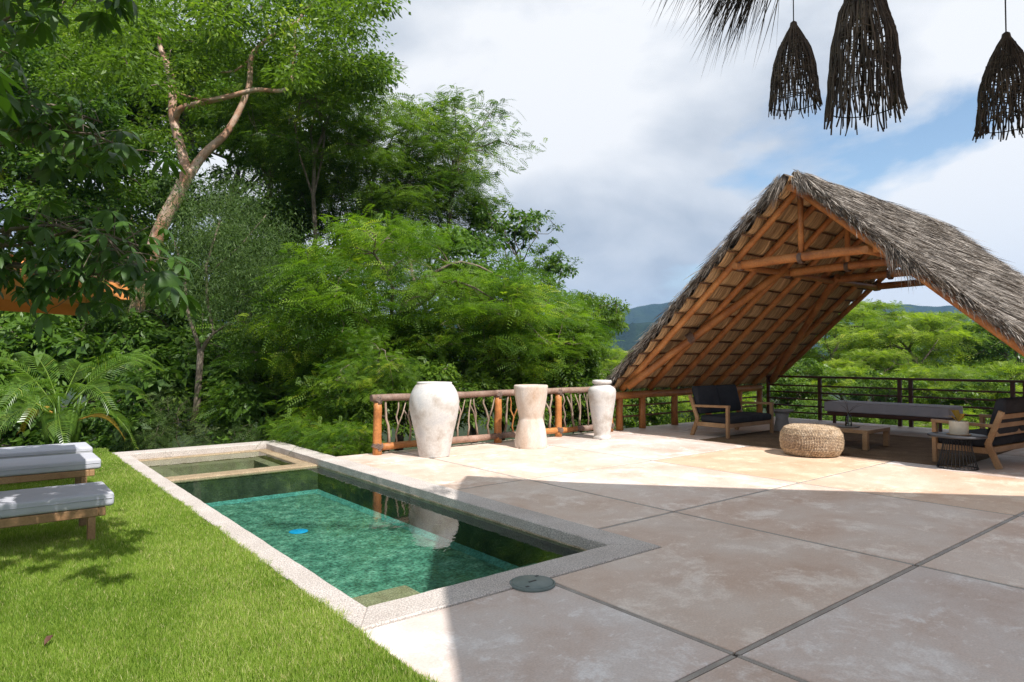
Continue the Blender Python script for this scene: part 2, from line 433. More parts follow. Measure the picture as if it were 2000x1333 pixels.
M['roofgrey'] = surf('pinkish_far_roof', [(0.3, (.34, .27, .25)), (0.7, (.46, .38, .35))], scale=2, rough=.9, bump=.2)

M['leaf_big'] = leafmat('leaf_glossy_palmate', (.016, .046, .010), (.060, .130, .016), rough=0.42, spec=.32, trans=.24)
M['leaf_broad'] = leafmat('leaf_broad', (0.038, 0.087, 0.012), (0.164, 0.258, 0.030), rough=.40, trans=.40, third=(0.314, 0.389, 0.050))
M['leaf_dark'] = leafmat('leaf_dark', (0.030, 0.077, 0.016), (0.128, 0.225, 0.033), rough=.38, trans=.36, third=(0.255, 0.345, 0.060))
M['leaf_bright'] = leafmat('leaf_feathery_bright', (.048, .115, .010), (.185, .300, .022), rough=.5, trans=.45, third=(.38, .43, .045))
M['leaf_olive'] = leafmat('leaf_fine_grey_green', (.034, .064, .018), (.105, .170, .045), rough=.5, spec=.22, trans=.32, third=(.20, .26, .09))
M['leaf_far'] = leafmat('leaf_valley_tree', (0.089, 0.158, 0.015), (0.268, 0.352, 0.032), rough=.5, trans=.45, third=(0.441, 0.462, 0.063))
M['leaf_needle'] = leafmat('leaf_dark_needle', (.008, .022, .010), (.030, .055, .024), rough=.5, trans=.15)
M['leaf_palm'] = leafmat('leaf_palm', (0.044, 0.116, 0.013), (0.149, 0.253, 0.031), rough=.32, spec=.5, trans=.38, third=(0.286, 0.341, 0.055))
M['leaf_gold'] = leafmat('leaf_palm_old', (.30, .20, .03), (.48, .30, .05), rough=.45, trans=.35)
M['blade'] = leafmat('grass_blade', (.115, .205, .020), (.335, .445, .075), rough=.5, spec=.25, trans=.42, third=(.58, .53, .26))

def water_mat():
    m, nt, N, L = nodes_of('pool_water')
    out = N.new('ShaderNodeOutputMaterial'); tr = N.new('ShaderNodeBsdfTransparent'); gl = N.new('ShaderNodeBsdfGlossy')
    tr.inputs[0].default_value = (.80, .955, .905, 1)
    gl.inputs['Roughness'].default_value = 0.0
    fr = N.new('ShaderNodeFresnel'); fr.inputs[0].default_value = 1.333
    n1 = noise_node(N, L, 2.2, 4, .5, dist=.4); n2 = noise_node(N, L, 9.0, 2, .5)
    ad = N.new('ShaderNodeMath'); ad.operation = 'MULTIPLY_ADD'; L.new(n2, ad.inputs[0]); ad.inputs[1].default_value = .18; L.new(n1, ad.inputs[2])
    bp = N.new('ShaderNodeBump'); bp.inputs['Strength'].default_value = .16; bp.inputs['Distance'].default_value = .02
    L.new(ad.outputs[0], bp.inputs['Height'])
    L.new(bp.outputs[0], gl.inputs['Normal']); L.new(bp.outputs[0], fr.inputs['Normal'])
    mix = N.new('ShaderNodeMixShader'); L.new(fr.outputs[0], mix.inputs[0]); L.new(tr.outputs[0], mix.inputs[1]); L.new(gl.outputs[0], mix.inputs[2])
    L.new(mix.outputs[0], out.inputs[0])
    return m
M['water'] = water_mat()
def glass_mat():
    m, nt, N, L = nodes_of('clear_glass')
    out = N.new('ShaderNodeOutputMaterial'); tr = N.new('ShaderNodeBsdfTransparent'); gl = N.new('ShaderNodeBsdfGlossy')
    tr.inputs[0].default_value = (.80, .86, .82, 1); gl.inputs['Roughness'].default_value = 0.02
    fr = N.new('ShaderNodeFresnel'); fr.inputs[0].default_value = 1.5
    mix = N.new('ShaderNodeMixShader'); L.new(fr.outputs[0], mix.inputs[0]); L.new(tr.outputs[0], mix.inputs[1]); L.new(gl.outputs[0], mix.inputs[2])
    L.new(mix.outputs[0], out.inputs[0])
    return m
M['glass'] = glass_mat()

# ------------------------------------------------------------------ setting: terrain, hills
PLX0, PLX1, PIX0, PIX1 = 1.76, 4.54, 1.96, 4.22          # coping outer and inner X
PLY0, PLY1, PIY0, PIY1 = 3.63, 13.06, 3.93, 12.65        # coping outer and inner Y
DECK_X1, DECK_Y1 = 17.25, 10.3

def smooth(a, b, x):
    t = np.clip((x - a) / (b - a), 0, 1); return t * t * (3 - 2 * t)
def terrain_z(x, y):
    x = np.asarray(x, float); y = np.asarray(y, float)
    dx = np.maximum(x - DECK_X1, 0); dy = np.maximum(y - DECK_Y1, 0)
    dd = np.where(x < PLX1, np.maximum(y - 14.2, 0), np.hypot(dx, dy))
    inside = dd <= 0.0
    # a bank that falls away into the valley
    drop = -0.25 - 0.42 * np.minimum(dd, 10) - 0.16 * np.clip(dd - 10, 0, 60) - 0.02 * np.clip(dd - 70, 0, 600)
    left = np.clip((3.0 - x) / 8, 0, 1) * (y > 14)
    drop = drop * (1 - .75 * left)
    bump = 0.25 * np.sin(x * .9 + 1.3) * np.cos(y * .7) + 1.4 * np.sin(x * .06 + .4) * np.sin(y * .05)
    z = np.where(inside, -1.6, drop + bump * np.clip(dd / 6, 0, 1))
    return z
def build_terrain():
    ax = np.concatenate([-np.geomspace(1, 3600, 60)[::-1] + 0, np.linspace(0.5, 40, 80), np.geomspace(42, 3600, 60)])
    ay = np.concatenate([-np.geomspace(1, 3600, 40)[::-1] + 0, np.linspace(0.5, 50, 90), np.geomspace(52, 3600, 60)])
    X, Y = np.meshgrid(ax, ay)
    Z = terrain_z(X, Y)
    V = np.stack([X, Y, Z], -1).reshape(-1, 3)
    ny, nx = X.shape
    i = np.arange(ny - 1)[:, None] * nx + np.arange(nx - 1)[None, :]
    Fq = np.stack([i, i + 1, i + nx + 1, i + nx], -1).reshape(-1, 4)
    struct('terrain', np_mesh('terrain', V, Fq, M['soil'], smooth=True), 'dark forest ground falling away into the valley')
build_terrain()

def build_hills():
    def fbm(x, seed, octs=7, lac=2.0):
        r = np.random.default_rng(seed); out = np.zeros_like(x); a = 1.0; f = 1.0
        for o in range(octs):
            out += a * np.sin(x * f + r.uniform(0, 6.28)); a *= .52; f *= lac * r.uniform(.9, 1.1)
        return out
    for name, D, depth, base, amp, sd, lab in (
            ('hills', 2300, 700, 158, 24, 5, 'far blue forested mountain ridge on the horizon'),
            ('foothills', 1250, 500, 50, 14, 11, 'nearer dark forested ridge below the far mountains')):
        az = np.linspace(-1.6, 1.6, 700); rr = np.linspace(-1, 1, 26)
        A, R = np.meshgrid(az, rr)
        crest = base + amp * fbm(A * 9, sd, 6)
        prof = np.exp(-(R * 1.7) ** 2) - np.exp(-1.7 ** 2)
        spur = .16 * fbm(A * 70 + R * 3, sd + 1, 4) * (1 - np.abs(R)) * (np.abs(R) > .03)
        Zz = -40 + (crest + 40) * np.clip(prof * 1.06 + spur * .5 * (prof < .9), 0, 1.05)
        dist = D + R * depth
        ang = YAW + A
        V = np.stack([np.sin(ang) * dist, np.cos(ang) * dist, Zz], -1).reshape(-1, 3)
        ny, nx = A.shape
        i = np.arange(ny - 1)[:, None] * nx + np.arange(nx - 1)[None, :]
        Fq = np.stack([i, i + 1, i + nx + 1, i + nx], -1).reshape(-1, 4)
        struct(name, np_mesh(name, V, Fq, M['hill'], smooth=True), lab)
build_hills()

# ------------------------------------------------------------------ deck slabs
def inset(poly, d):
    n = len(poly); out = []
    for i in range(n):
        p0, p1, p2 = Vector(poly[i - 1]), Vector(poly[i]), Vector(poly[(i + 1) % n])
        a = (p1 - p0).normalized(); b = (p2 - p1).normalized()
        na = Vector((-a.y, a.x)); nb = Vector((-b.y, b.x))
        k = (na + nb); k = k / max(1e-6, 1 + na.dot(nb))
        out.append(p1 + k * d)
    return out
def slab_mb(poly, ztop, zbot, ch=0.006):
    mb = MB(); n = len(poly)
    q = inset(poly, ch)
    vs = [(p[0], p[1], zbot) for p in poly] + [(p[0], p[1], ztop - ch * .7) for p in poly] + [(p[0], p[1], ztop) for p in q]
    fs = [tuple(range(2 * n, 3 * n))]
    for k in range(2):
        for i in range(n):
            fs.append((k * n + i, k * n + (i + 1) % n, (k + 1) * n + (i + 1) % n, (k + 1) * n + i))
    mb.add(vs, fs)
    return mb
XJ = [-6.8, -4.3, -1.8, .72, 3.22, 5.70, 8.29, 10.87, 13.4, 15.9]
YJ = [-9.6, -7.3, -4.9, -2.58, -.24, 2.07, 4.38, 6.78, 9.16]
def build_deck():
    mb = MB()
    z0, z1 = -.30, -.014
    mb.box((PLX1, -12, z0), (DECK_X1, DECK_Y1, z1)); mb.box((-9, -12, z0), (PLX1, PLY0, z1))
    deck = struct('deck_floor', mb.mesh('deck_floor', M['bed']), 'pinkish concrete terrace of large square slabs')
    g = 0.023
    xs = [PLX0] + [x for x in XJ if x > PLX0] + [DECK_X1]
    ys = [-12] + YJ + [DECK_Y1]
    tints = {}
    r = random.Random(21)
    for i in range(len(xs) - 1):
        for j in range(len(ys) - 1):
            x0, x1, y0, y1 = xs[i] + g, xs[i + 1] - g, ys[j] + g, ys[j + 1] - g
            if xs[i] == PLX0: x0 = PLX0 + .004
            if xs[i + 1] == DECK_X1: x1 = DECK_X1
            if ys[j + 1] == DECK_Y1: y1 = DECK_Y1
            poly = None
            cx0, cy0 = PLX1 + .012, PLY0 - .012
            if x0 < PLX1 and y1 > PLY0:
                if x1 <= PLX1:                        # wholly beside the coping: keep the part in front of it
                    if y0 < cy0: poly = [(x0, y0), (x1, y0), (x1, cy0), (x0, cy0)]
                elif y0 < cy0: poly = [(x0, y0), (x1, y0), (x1, y1), (cx0, y1), (cx0, cy0), (x0, cy0)]
                else: poly = [(cx0, y0), (x1, y0), (x1, y1), (cx0, y1)]
            else: poly = [(x0, y0), (x1, y0), (x1, y1), (x0, y1)]
            if poly is None: continue
            o = part('paving_slab', slab_mb(poly, 0.0, -.05), M['slab'], deck)
            t = r.uniform(-1, 1)
            warm = r.uniform(-.05, .07)
            key = (round(xs[i], 2), round(ys[j], 2))
            pre = {(8.29, 6.78): (1.06, -.02), (5.70, 6.78): (1.0, .06), (8.29, 4.38): (.90, .20), (10.87, 2.07): (1.12, -.04), (8.29, 2.07): (.92, .14),
                   (10.87, 4.38): (.90, .20), (5.70, 4.38): (1.02, .03), (5.70, 2.07): (.97, .05), (3.22, 2.07): (.93, .05)}
            b, w_ = pre.get(key, (1 + .07 * t, warm))
            o.color = (b * 1.10 * (1 + w_ * .8), b * 1.055, b * 1.02 * (1 - w_), 1)
    # cement fillets lying in the joints, a hair below the slabs
    w = .0155
    for x in XJ:
        if x < PLX0: continue
        for j in range(len(ys) - 1):
            a, b = ys[j] + .02, ys[j + 1] - .02
            if x < PLX1: b = min(b, PLY0 - .02)
            if b - a < .05: continue
            part('joint_strip', MB().box((x - w, a, -.03), (x + w, b, -.0035)), M['joint'], deck)
    for y in YJ:
        for i in range(len(xs) - 1):
            a, b = xs[i] + .02, xs[i + 1] - .02
            if y > PLY0: a = max(a, PLX1 + .02)
            if b - a < .05: continue
            part('joint_strip', MB().box((a, y - w, -.03), (b, y + w, -.005)), M['joint'], deck)
    # pale kerb of the deck seen under the railing
    return deck
build_deck()

# ------------------------------------------------------------------ pool
WZ = -.105
DIV0, DIV1 = 10.2, 10.5
def build_pool():
    root = bpy.data.objects.new('pool', None); COL.objects.link(root); root.location = (PLX0, PLY0, 0)
    root['kind'] = 'structure'; root['label'] = 'narrow rectangular plunge pool with pale pebble coping and a spa end'
    # coping: four runs, broken into a soft irregular inner edge
    def run(poly, nm):
        part(nm, slab_mb(poly, 0.012, -.09, .012), M['coping'], root)
    def edge(p, q, n, amp, seed):
        r = random.Random(seed); out = []
        for i in range(n + 1):
            t = i / n; x = p[0] + (q[0] - p[0]) * t; y = p[1] + (q[1] - p[1]) * t
            k = 0 if i in (0, n) else r.uniform(-amp, amp)
            if abs(q[0] - p[0]) > abs(q[1] - p[1]): y += k
            else: x += k
            out.append((x, y))
        return out
    A = .004
    run([(PLX0, PLY0), (PLX1, PLY0)] + edge((PIX1, PIY0), (PIX0, PIY0), 24, A, 1), 'coping')
    run([(PLX1, PLY0 + 0.0005), (PLX1, PLY1)] + edge((PIX1, PIY1), (PIX1, PIY0), 70, A, 2), 'coping')
    run([(PLX1, PLY1 + .0005), (PLX0, PLY1 + .0005)] + edge((PIX0, PIY1), (PIX1, PIY1), 24, A, 3), 'coping')
    run(edge((PLX0, PLY1), (PLX0, PLY0), 60, .012, 5) + edge((PIX0, PIY0), (PIX0, PIY1), 70, A, 4), 'coping')
    FZ = -.52
    t = .16
    # upper walls (waterline) and green walls below
    for nm, zt, zb, mt, ins in (('waterline_wall', -.088, WZ - .03, 'copingwall', .0), ('pool_wall', WZ - .03, FZ - .2, 'poolwall', .0)):
        for (x0, y0, x1, y1) in ((PIX0 - t, PIY0 - t, PIX0 - ins, PIY1 + t), (PIX1 + ins, PIY0 - t, PIX1 + t, PIY1 + t),
                                 (PIX0 - ins, PIY0 - t, PIX1 + ins, PIY0 - ins), (PIX0 - ins, PIY1 + ins, PIX1 + ins, PIY1 + t)):
            part(nm, MB().box((x0, y0, zb), (x1, y1, zt)), M[mt], root)
    # main floor, with a pale cove along the walls
    part('pool_floor', MB().box((PIX0, PIY0, FZ - .1), (PIX1, DIV0, FZ)), M['pool'], root)
    c = .07
    cv = MB()
    def wedge(p, q, nx, ny):
        vs = [(p[0], p[1], FZ + .05), (q[0], q[1], FZ + .05), (q[0] + nx * c, q[1] + ny * c, FZ + .003), (p[0] + nx * c, p[1] + ny * c, FZ + .003)]
        cv.add(vs, [(0, 1, 2, 3)])
    wedge((PIX1 - .002, PIY0), (PIX1 - .002, DIV0), -1, 0)
    wedge((PIX1, DIV0 - .002), (PIX0, DIV0 - .002), 0, -1)
    wedge((PIX0 + .002, DIV0), (PIX0 + .002, PIY0), 1, 0)
    part('floor_cove', cv, M['cove'], root)
    # bench across the near end and the tan step in its corner
    part('pool_step', MB().box((PIX0, PIY0, FZ), (PIX0 + .64, PIY0 + .62, WZ - .04), .015), M['ledge'], root)
    part('pool_bench', MB().box((PIX0 + .65, PIY0, FZ), (PIX1, PIY0 + .95, FZ + .16), .02), M['pool'], root)
    # divider and spa
    part('spa_divider', MB().box((PIX0, DIV0, WZ - .05), (PIX1, DIV1, WZ + .022), .018), M['ledge'], root)
    part('divider_wall', MB().box((PIX0, DIV0 + .004, FZ - .1), (PIX1, DIV1 - .004, WZ - .0505)), M['poolwall'], root)
    hx0, hx1, hy0, hy1 = 2.45, 3.85, 11.2, 12.2
    lz = WZ - .11
    for (x0, y0, x1, y1) in ((PIX0, DIV1, hx0, PIY1), (hx1, DIV1, PIX1, PIY1), (hx0, DIV1, hx1, hy0), (hx0, hy1, hx1, PIY1)):
        part('spa_seat', MB().box((x0, y0, FZ - .1), (x1, y1, lz)), M['ledge'], root)
    part('spa_floor', MB().box((hx0, hy0, FZ - .1), (hx1, hy1, FZ + .05)), M['pool'], root)
    # tan rim of the spa just proud of the water
    rim = .13
    for (x0, y0, x1, y1) in ((PIX0, PIY1 - rim, PIX1, PIY1), (PIX1 - rim * 1.4, DIV1, PIX1, PIY1 - rim)):
        part('spa_rim', MB().box((x0, y0, lz), (x1, y1, WZ + .012), .012), M['ledge'], root)
    # water: one fine sheet
    V = [(PIX0, PIY0, WZ), (PIX1, PIY0, WZ), (PIX1, PIY1, WZ), (PIX0, PIY1, WZ)]
    struct('water', np_mesh('water', V, [[0, 1, 2, 3]], M['water']), 'clear teal pool water mirroring the vase and trees')
    p = ground(583, 1034, FZ + .03)
    d = thing('drain_cover', 'round bright blue cover lying on the pool floor', 'drain cover', (p.x, p.y, FZ))
    part('disc', MB().lathe([(.115, 0), (.115, .006), (.10, .010), (.02, .012)], d.location, 24), M['blue'], d)
    part('centre_cap', MB().lathe([(.03, .012), (.028, .018)], d.location, 14), M['blue'], d)
    root2 = ground(1040, 1142)
    h = thing('access_cover', 'round grey-green access cover set at the pool corner', 'access cover', (root2.x, root2.y, 0.012))
    part('lid', MB().lathe([(.148, -.012), (.148, .004), (.142, .010), (.01, .011)], h.location, 40), M['lid'], h)
    part('rim_ring', MB().lathe([(.163, -.012), (.163, .003), (.152, .005), (.150, -.012)], h.location, 40), M['lid'], h)
    part('lifting_slot', MB().box((h.location.x - .035, h.location.y - .008, .0232), (h.location.x + .035, h.location.y + .008, .0255), .001), M['black'], h)
    for a_ in (0.6, 3.7):
        q = Vector((root2.x + .118 * math.cos(a_), root2.y + .118 * math.sin(a_), 0))
        part('screw_hole', MB().box((q.x - .014, q.y - .009, .0228), (q.x + .014, q.y + .009, .0250), .001), M['black'], h)
build_pool()

# ------------------------------------------------------------------ lawn
LX0, LX1, LY0, LY1 = -9.0, PLX0, .3, 13.9
def build_lawn():
    V = [(LX0, LY0, -.012), (LX1, LY0, -.012), (LX1, LY1, -.012), (LX0, LY1, -.012), (LX0, LY0, -.3), (LX1, LY0, -.3), (LX1, LY1, -.3), (LX0, LY1, -.3)]
    struct('lawn', np_mesh('lawn', V, [[0, 1, 2, 3], [0, 4, 5, 1], [1, 5, 6, 2], [2, 6, 7, 3], [3, 7, 4, 0]], M['turf']), 'mown lawn beside the pool')
    n = 2600000
    x = RNG.uniform(-6.5, LX1 + .045, n); y = RNG.uniform(.6, LY1, n)
    ok = x < LX1 + .008 + .014 * np.sin(y * 5.1 + np.sin(y * 13)) + .010 * np.sin(y * 23)
    x, y = x[ok], y[ok]; n = len(x)
    d = x * sy + y * cy; r = x * cy - y * sy
    px = 1000 + 1290 * r / np.maximum(d, .1)
    keep = (d > 2.6) & (px > -120)
    pr = np.clip((4.2 / np.maximum(d, .1)) ** 1.5, 0.06, 1)
    keep &= RNG.random(n) < pr
    x, y, d = x[keep], y[keep], d[keep]; n = len(x)
    # leave the tread of fewer blades here and there: patches of height and hue
    pat = np.sin(x * 2.1 + 1.7 * np.sin(y * 1.3)) * np.cos(y * 1.7 + .8 * np.sin(x * 2.9)) + .5 * np.sin(x * 6.3 + y * 4.1) * np.cos(y * 7.7 - x * 3)
    h = (.026 + .020 * RNG.random(n)) * (1 + .22 * pat)
    w = .0024 + .0011 * d * (.6 + .6 * RNG.random(n))
    an = RNG.uniform(0, 2 * PI, n); le = RNG.normal(0, .55, n)
    ca, sa = np.cos(an), np.sin(an)
    la = RNG.uniform(0, 2 * PI, n)
    tip = np.stack([x + np.cos(la) * h * le, y + np.sin(la) * h * le, -.012 + h], -1)
    a = np.stack([x - ca * w / 2, y - sa * w / 2, np.full(n, -.014)], -1)
    b = np.stack([x + ca * w / 2, y + sa * w / 2, np.full(n, -.014)], -1)
    V = np.stack([a, b, tip], 1).reshape(-1, 3)
    v = np.clip(.42 + .16 * pat + RNG.normal(0, .24, n), 0, 1)
    dry = RNG.random(n) < .05 + .10 * np.clip(np.sin(x * 1.3 + 2) * np.sin(y * .9 + x * .6), 0, 1); v[dry] = 1
    Fq = np.arange(3 * n).reshape(-1, 3)
    o = struct('grass', np_mesh('grass', V, Fq, M['blade'], np.repeat(v, 3)), 'short sunlit green lawn grass', 'stuff')
    return n
print('blades', build_lawn())

# ------------------------------------------------------------------ foliage kit
def unit(a): return a / np.maximum(np.linalg.norm(a, axis=-1, keepdims=True), 1e-9)
def leaves(P, D, U, Ln, W, v, droop=0.0):
    """diamond leaves folded along the midrib: verts, quads, attribute"""
    n = len(P); D = unit(D); Sd = unit(np.cross(D, U)); Un = np.cross(Sd, D)
    Ln = Ln[:, None]; W = W[:, None]
    a = P
    m = P + D * Ln * .45 - np.array([0, 0, 1.0]) * Ln * droop * .2
    t = P + D * Ln - np.array([0, 0, 1.0]) * Ln * droop
    l = m + Sd * W * .5 + Un * W * .12
    r = m - Sd * W * .5 + Un * W * .12
    V = np.stack([a, r, t, l], 1).reshape(-1, 3)
    Fq = np.arange(4 * n).reshape(-1, 4)
    return V, Fq, np.repeat(v, 4)
def crown_clumps(rng, R, Hc, n, shell=.55, flat=1.0):
    """clump centres in an irregular crown of half-width R, half-height Hc"""
    out = []
    lob = [(rng.normal(0, .5, 3), rng.uniform(.35, .65)) for _ in range(9)]
    while len(out) < n:
        p = rng.uniform(-1, 1, 3)
        q = np.linalg.norm(p)
        if q > 1 or q < shell * rng.random(): continue
        if p[2] < -.55 and rng.random() < .6: continue
        if min(np.linalg.norm(p - c * .9) / s for c, s in lob) > 1.0: continue
        out.append(p)
    C = np.array(out); C[:, 0] *= R; C[:, 1] *= R; C[:, 2] *= Hc
    return C
def broad_crown(seed, R, Hc, nclump, per, L0=.12, W0=.055, cl=.42, droop=.25, shell=.6):
    rng = np.random.default_rng(seed)
    C = crown_clumps(rng, R, Hc, nclump, shell)
    k = rng.normal(0, 1, (nclump, per, 3)); k = k / np.maximum(np.linalg.norm(k, axis=-1, keepdims=True), 1e-6) * (rng.random((nclump, per, 1)) ** .5)
    size = rng.uniform(.6, 1.25, (nclump, 1, 1)) * cl
    k = k * size * np.array([1.15, 1.15, .62])
    P = (C[:, None, :] + k).reshape(-1, 3)
    out = unit(k.reshape(-1, 3) + rng.normal(0, .25, (len(P), 3)) * cl)
    D = unit(out * np.array([1, 1, .35]) + rng.normal(0, .45, (len(P), 3)) + np.array([0, 0, -droop]))
    U = unit(np.array([0, 0, 1.0]) + rng.normal(0, .5, (len(P), 3)) + out * .45)
    q_ = rng.lognormal(0, .32, len(P)) * np.repeat(rng.uniform(.75, 1.3, nclump), per); Ln = L0 * q_; W = W0 * q_ * rng.uniform(.75, 1.25, len(P))
    tone = np.repeat(rng.normal(.42, .17, nclump), per)
    v = np.clip(tone + rng.normal(0, .13, len(P)), 0, 1)
    return C, leaves(P, D, U, Ln, W, v, droop=.15)
def feather_crown(seed, R, Hc, nclump, fronds, leaflets=9, FL=.42, ll=.085, lw=.022, cl=.55, flat=.35, shell=.55, layered=0.0, droop=.35, tilt=.5):
    rng = np.random.default_rng(seed)
    C = crown_clumps(rng, R, Hc, nclump, shell)
    if layered > 0: C[:, 2] = C[:, 2] * (1 - layered) + np.round(C[:, 2] / (Hc * .42)) * Hc * .42 * layered
    n = nclump * fronds
    base = np.repeat(C, fronds, 0) + rng.normal(0, 1, (n, 3)) * cl * np.array([.62, .62, .62 * flat])
    outw = unit(np.repeat(C, fronds, 0) * np.array([1, 1, .2]) + 1e-3)
    az = rng.uniform(0, 2 * PI, n)
    D = unit(np.stack([np.cos(az), np.sin(az), rng.normal(-.05, .38, n)], -1) * .9 + outw * .6 + np.repeat(rng.normal(0, .45, (nclump, 3)) * np.array([1, 1, .3]), fronds, 0))
    U = unit(np.array([0, 0, 1.0]) + rng.normal(0, tilt, (n, 3)) + outw * .35)
    Sd = unit(np.cross(D, U)); Un = np.cross(Sd, D)
    fl = FL * rng.uniform(.7, 1.25, n)
    t = (np.arange(leaflets) + .6) / leaflets
    # positions on the drooping rachis
    P = base[:, None] + D[:, None] * (fl[:, None] * t)[..., None] - np.array([0, 0, 1.0]) * (fl[:, None] * droop * t ** 2)[..., None]
    sc = (np.sin(np.clip(t * .9 + .12, 0, 1) * PI) ** .6)[None, :]
    VV, FF, AA = [], [], []; o = 0
    tone = np.repeat(np.clip(rng.normal(.42, .22, nclump), 0, 1), fronds)
    v = np.clip(tone[:, None] + rng.normal(0, .12, (n, 1)) + np.zeros((1, leaflets)), 0, 1)
    for s in (-1, 1):
        d = unit(Sd[:, None] * s + D[:, None] * .45 - Un[:, None] * .12 + np.zeros_like(P))
        V, Fq, A = leaves(P.reshape(-1, 3), d.reshape(-1, 3), np.broadcast_to(Un[:, None], P.shape).reshape(-1, 3), np.broadcast_to(sc * ll, v.shape).reshape(-1) * rng.uniform(.8, 1.2, v.size), np.full(v.size, lw), v.reshape(-1))
        VV.append(V); FF.append(Fq + o); AA.append(A); o += len(V)
    return C, (np.concatenate(VV), np.concatenate(FF), np.concatenate(AA))
def limbs_mb(C, base, r0, rng, every=3, kink=.12, rt=.015, sub=True, lift=.25):
    """trunk from base to the crown heart, and limbs to the clumps (crown frame: heart at origin)"""
    mb = MB()
    b = Vector(base); top = Vector((0, 0, lift))
    n = 7; path = []; rad = []
    k1 = Vector((rng.normal(), rng.normal(), 0)) * kink * abs(b.z) * .25
    for i in range(n + 1):
        t = i / n
        path.append(b.lerp(top, t) + k1 * math.sin(t * PI) + Vector((rng.normal(), rng.normal(), 0)) * .02 * abs(b.z) * (0 < i < n))
        rad.append(r0 * (1 - .55 * t) * (1.25 if i == 0 else 1))
    mb.tube(path, rad, 9, wob=.05)
    pts = [Vector(c) for c in C]
    order = sorted(range(len(pts)), key=lambda q: -pts[q].length)
    mains = []
    for q in order:
        if all(pts[q].normalized().angle(pts[m_].normalized()) > .62 for m_ in mains): mains.append(q)
        if len(mains) >= 8: break
    nodes = [(p, rad[k_]) for k_, p in enumerate(path)][-3:]
    for m_ in mains:
        c = pts[m_]; s = path[-1 - int(rng.integers(0, 3))]; rr = r0 * .36; L_ = (c - s).length
        bend = Vector((rng.normal() * .12, rng.normal() * .12, .16 + rng.random() * .14)) * L_
        run = []
        for k_ in range(8):
            t = k_ / 7; w = s.lerp(c, t) + bend * math.sin(t * PI) * (1 - t * .4) + Vector((rng.normal(), rng.normal(), rng.normal())) * .025 * L_ * (0 < k_ < 7)
            run.append(w)
        rs = [rr * (1 - .82 * k_ / 7) for k_ in range(8)]
        mb.tube(run, rs, 6, cap=False)
        nodes += list(zip(run[2:], rs[2:]))
    for c in pts[::every]:
        b_ = min(nodes, key=lambda nd: (nd[0] - c).length + (.4 if nd[0].z > c.z + .3 else 0))
        s, rr = b_[0], max(rt, b_[1] * .55); L_ = (c - s).length
        if L_ < .1: continue
        m1 = s.lerp(c, .4) + Vector((rng.normal() * .08, rng.normal() * .08, .10)) * L_
        m2 = s.lerp(c, .75) + Vector((rng.normal() * .06, rng.normal() * .06, .06)) * L_
        mb.tube([s, m1, m2, c], [rr, rr * .75, rr * .5, rt * .6], 5, cap=False)
    return mb
PROTO = {}
def proto(key, crown, leafm, base_h, r0, seed, barkm='bark', every=3, **kw):
    C, (V, Fq, A) = crown
    cm = np_mesh(key + '_crown', V, Fq, M[leafm], A)
    tm = limbs_mb(C, (0, 0, -base_h), r0, np.random.default_rng(seed), every, **kw).mesh(key + '_trunk', M[barkm]) if r0 > 0 else None
    PROTO[key] = (tm, cm)
    print(key, len(Fq))
proto('broad1', broad_crown(1, 3.2, 2.4, 130, 170), 'leaf_broad', 9, .17, 1)
proto('broad2', broad_crown(2, 3.0, 2.8, 120, 170, L0=.14, W0=.06), 'leaf_broad', 9, .16, 2)
proto('dark1', broad_crown(3, 3.0, 2.6, 120, 160, L0=.13, W0=.06, cl=.5), 'leaf_dark', 9, .16, 3)
proto('feather1', feather_crown(4, 3.0, 1.9, 150, 34, leaflets=9, FL=.46, ll=.095, lw=.024, cl=.5, shell=.75), 'leaf_bright', 7, .14, 4)
proto('feather2', feather_crown(5, 2.8, 2.1, 130, 34, leaflets=9, FL=.50, ll=.095, lw=.024, cl=.5, shell=.75, layered=.5), 'leaf_bright', 7, .14, 5)
proto('airy', feather_crown(6, 2.9, 2.5, 120, 28, leaflets=8, FL=.5, ll=.11, lw=.036, cl=.6, layered=.7, shell=.4), 'leaf_broad', 9, .11, 6, every=2)
proto('olive', feather_crown(7, 2.0, 2.0, 130, 22, leaflets=6, FL=.38, ll=.10, lw=.014, cl=.5, flat=1.0, droop=.8, shell=.4), 'leaf_olive', 6, .10, 7)
proto('open', broad_crown(8, 2.2, 1.6, 42, 70, L0=.15, W0=.07, cl=.36, shell=.3), 'leaf_dark', 8, .07, 8, every=1, lift=-.9, kink=.3)
proto('shrub1', broad_crown(9, 1.1, .9, 60, 75, L0=.13, W0=.06, cl=.32, shell=.5), 'leaf_broad', 1.6, .035, 9, every=2)
proto('shrub2', broad_crown(10, 1.1, 1.0, 55, 75, L0=.17, W0=.075, cl=.34, shell=.5), 'leaf_dark', 1.6, .035, 10, every=2)
proto('fern', feather_crown(11, 1.1, .7, 45, 16, leaflets=9, FL=.42, ll=.085, lw=.022, cl=.4, shell=.3), 'leaf_bright', 1.4, .02, 11, every=2)
proto('wisp', feather_crown(12, 1.0, 1.0, 50, 18, leaflets=6, FL=.34, ll=.12, lw=.016, cl=.35, flat=1.0, droop=.5, shell=.3), 'leaf_olive', 1.5, .025, 12, every=2)
proto('valley', feather_crown(13, 4.2, 2.4, 85, 40, leaflets=6, FL=.75, ll=.20, lw=.06, cl=.70, flat=.28, layered=.5, shell=.85, tilt=.3), 'leaf_far', 8, .20, 13, every=2)
proto('needle', feather_crown(14, 1.5, 2.8, 110, 14, leaflets=6, FL=.6, ll=.14, lw=.02, cl=.35, flat=.5, shell=.2, droop=-.1), 'leaf_needle', 9, .12, 14)

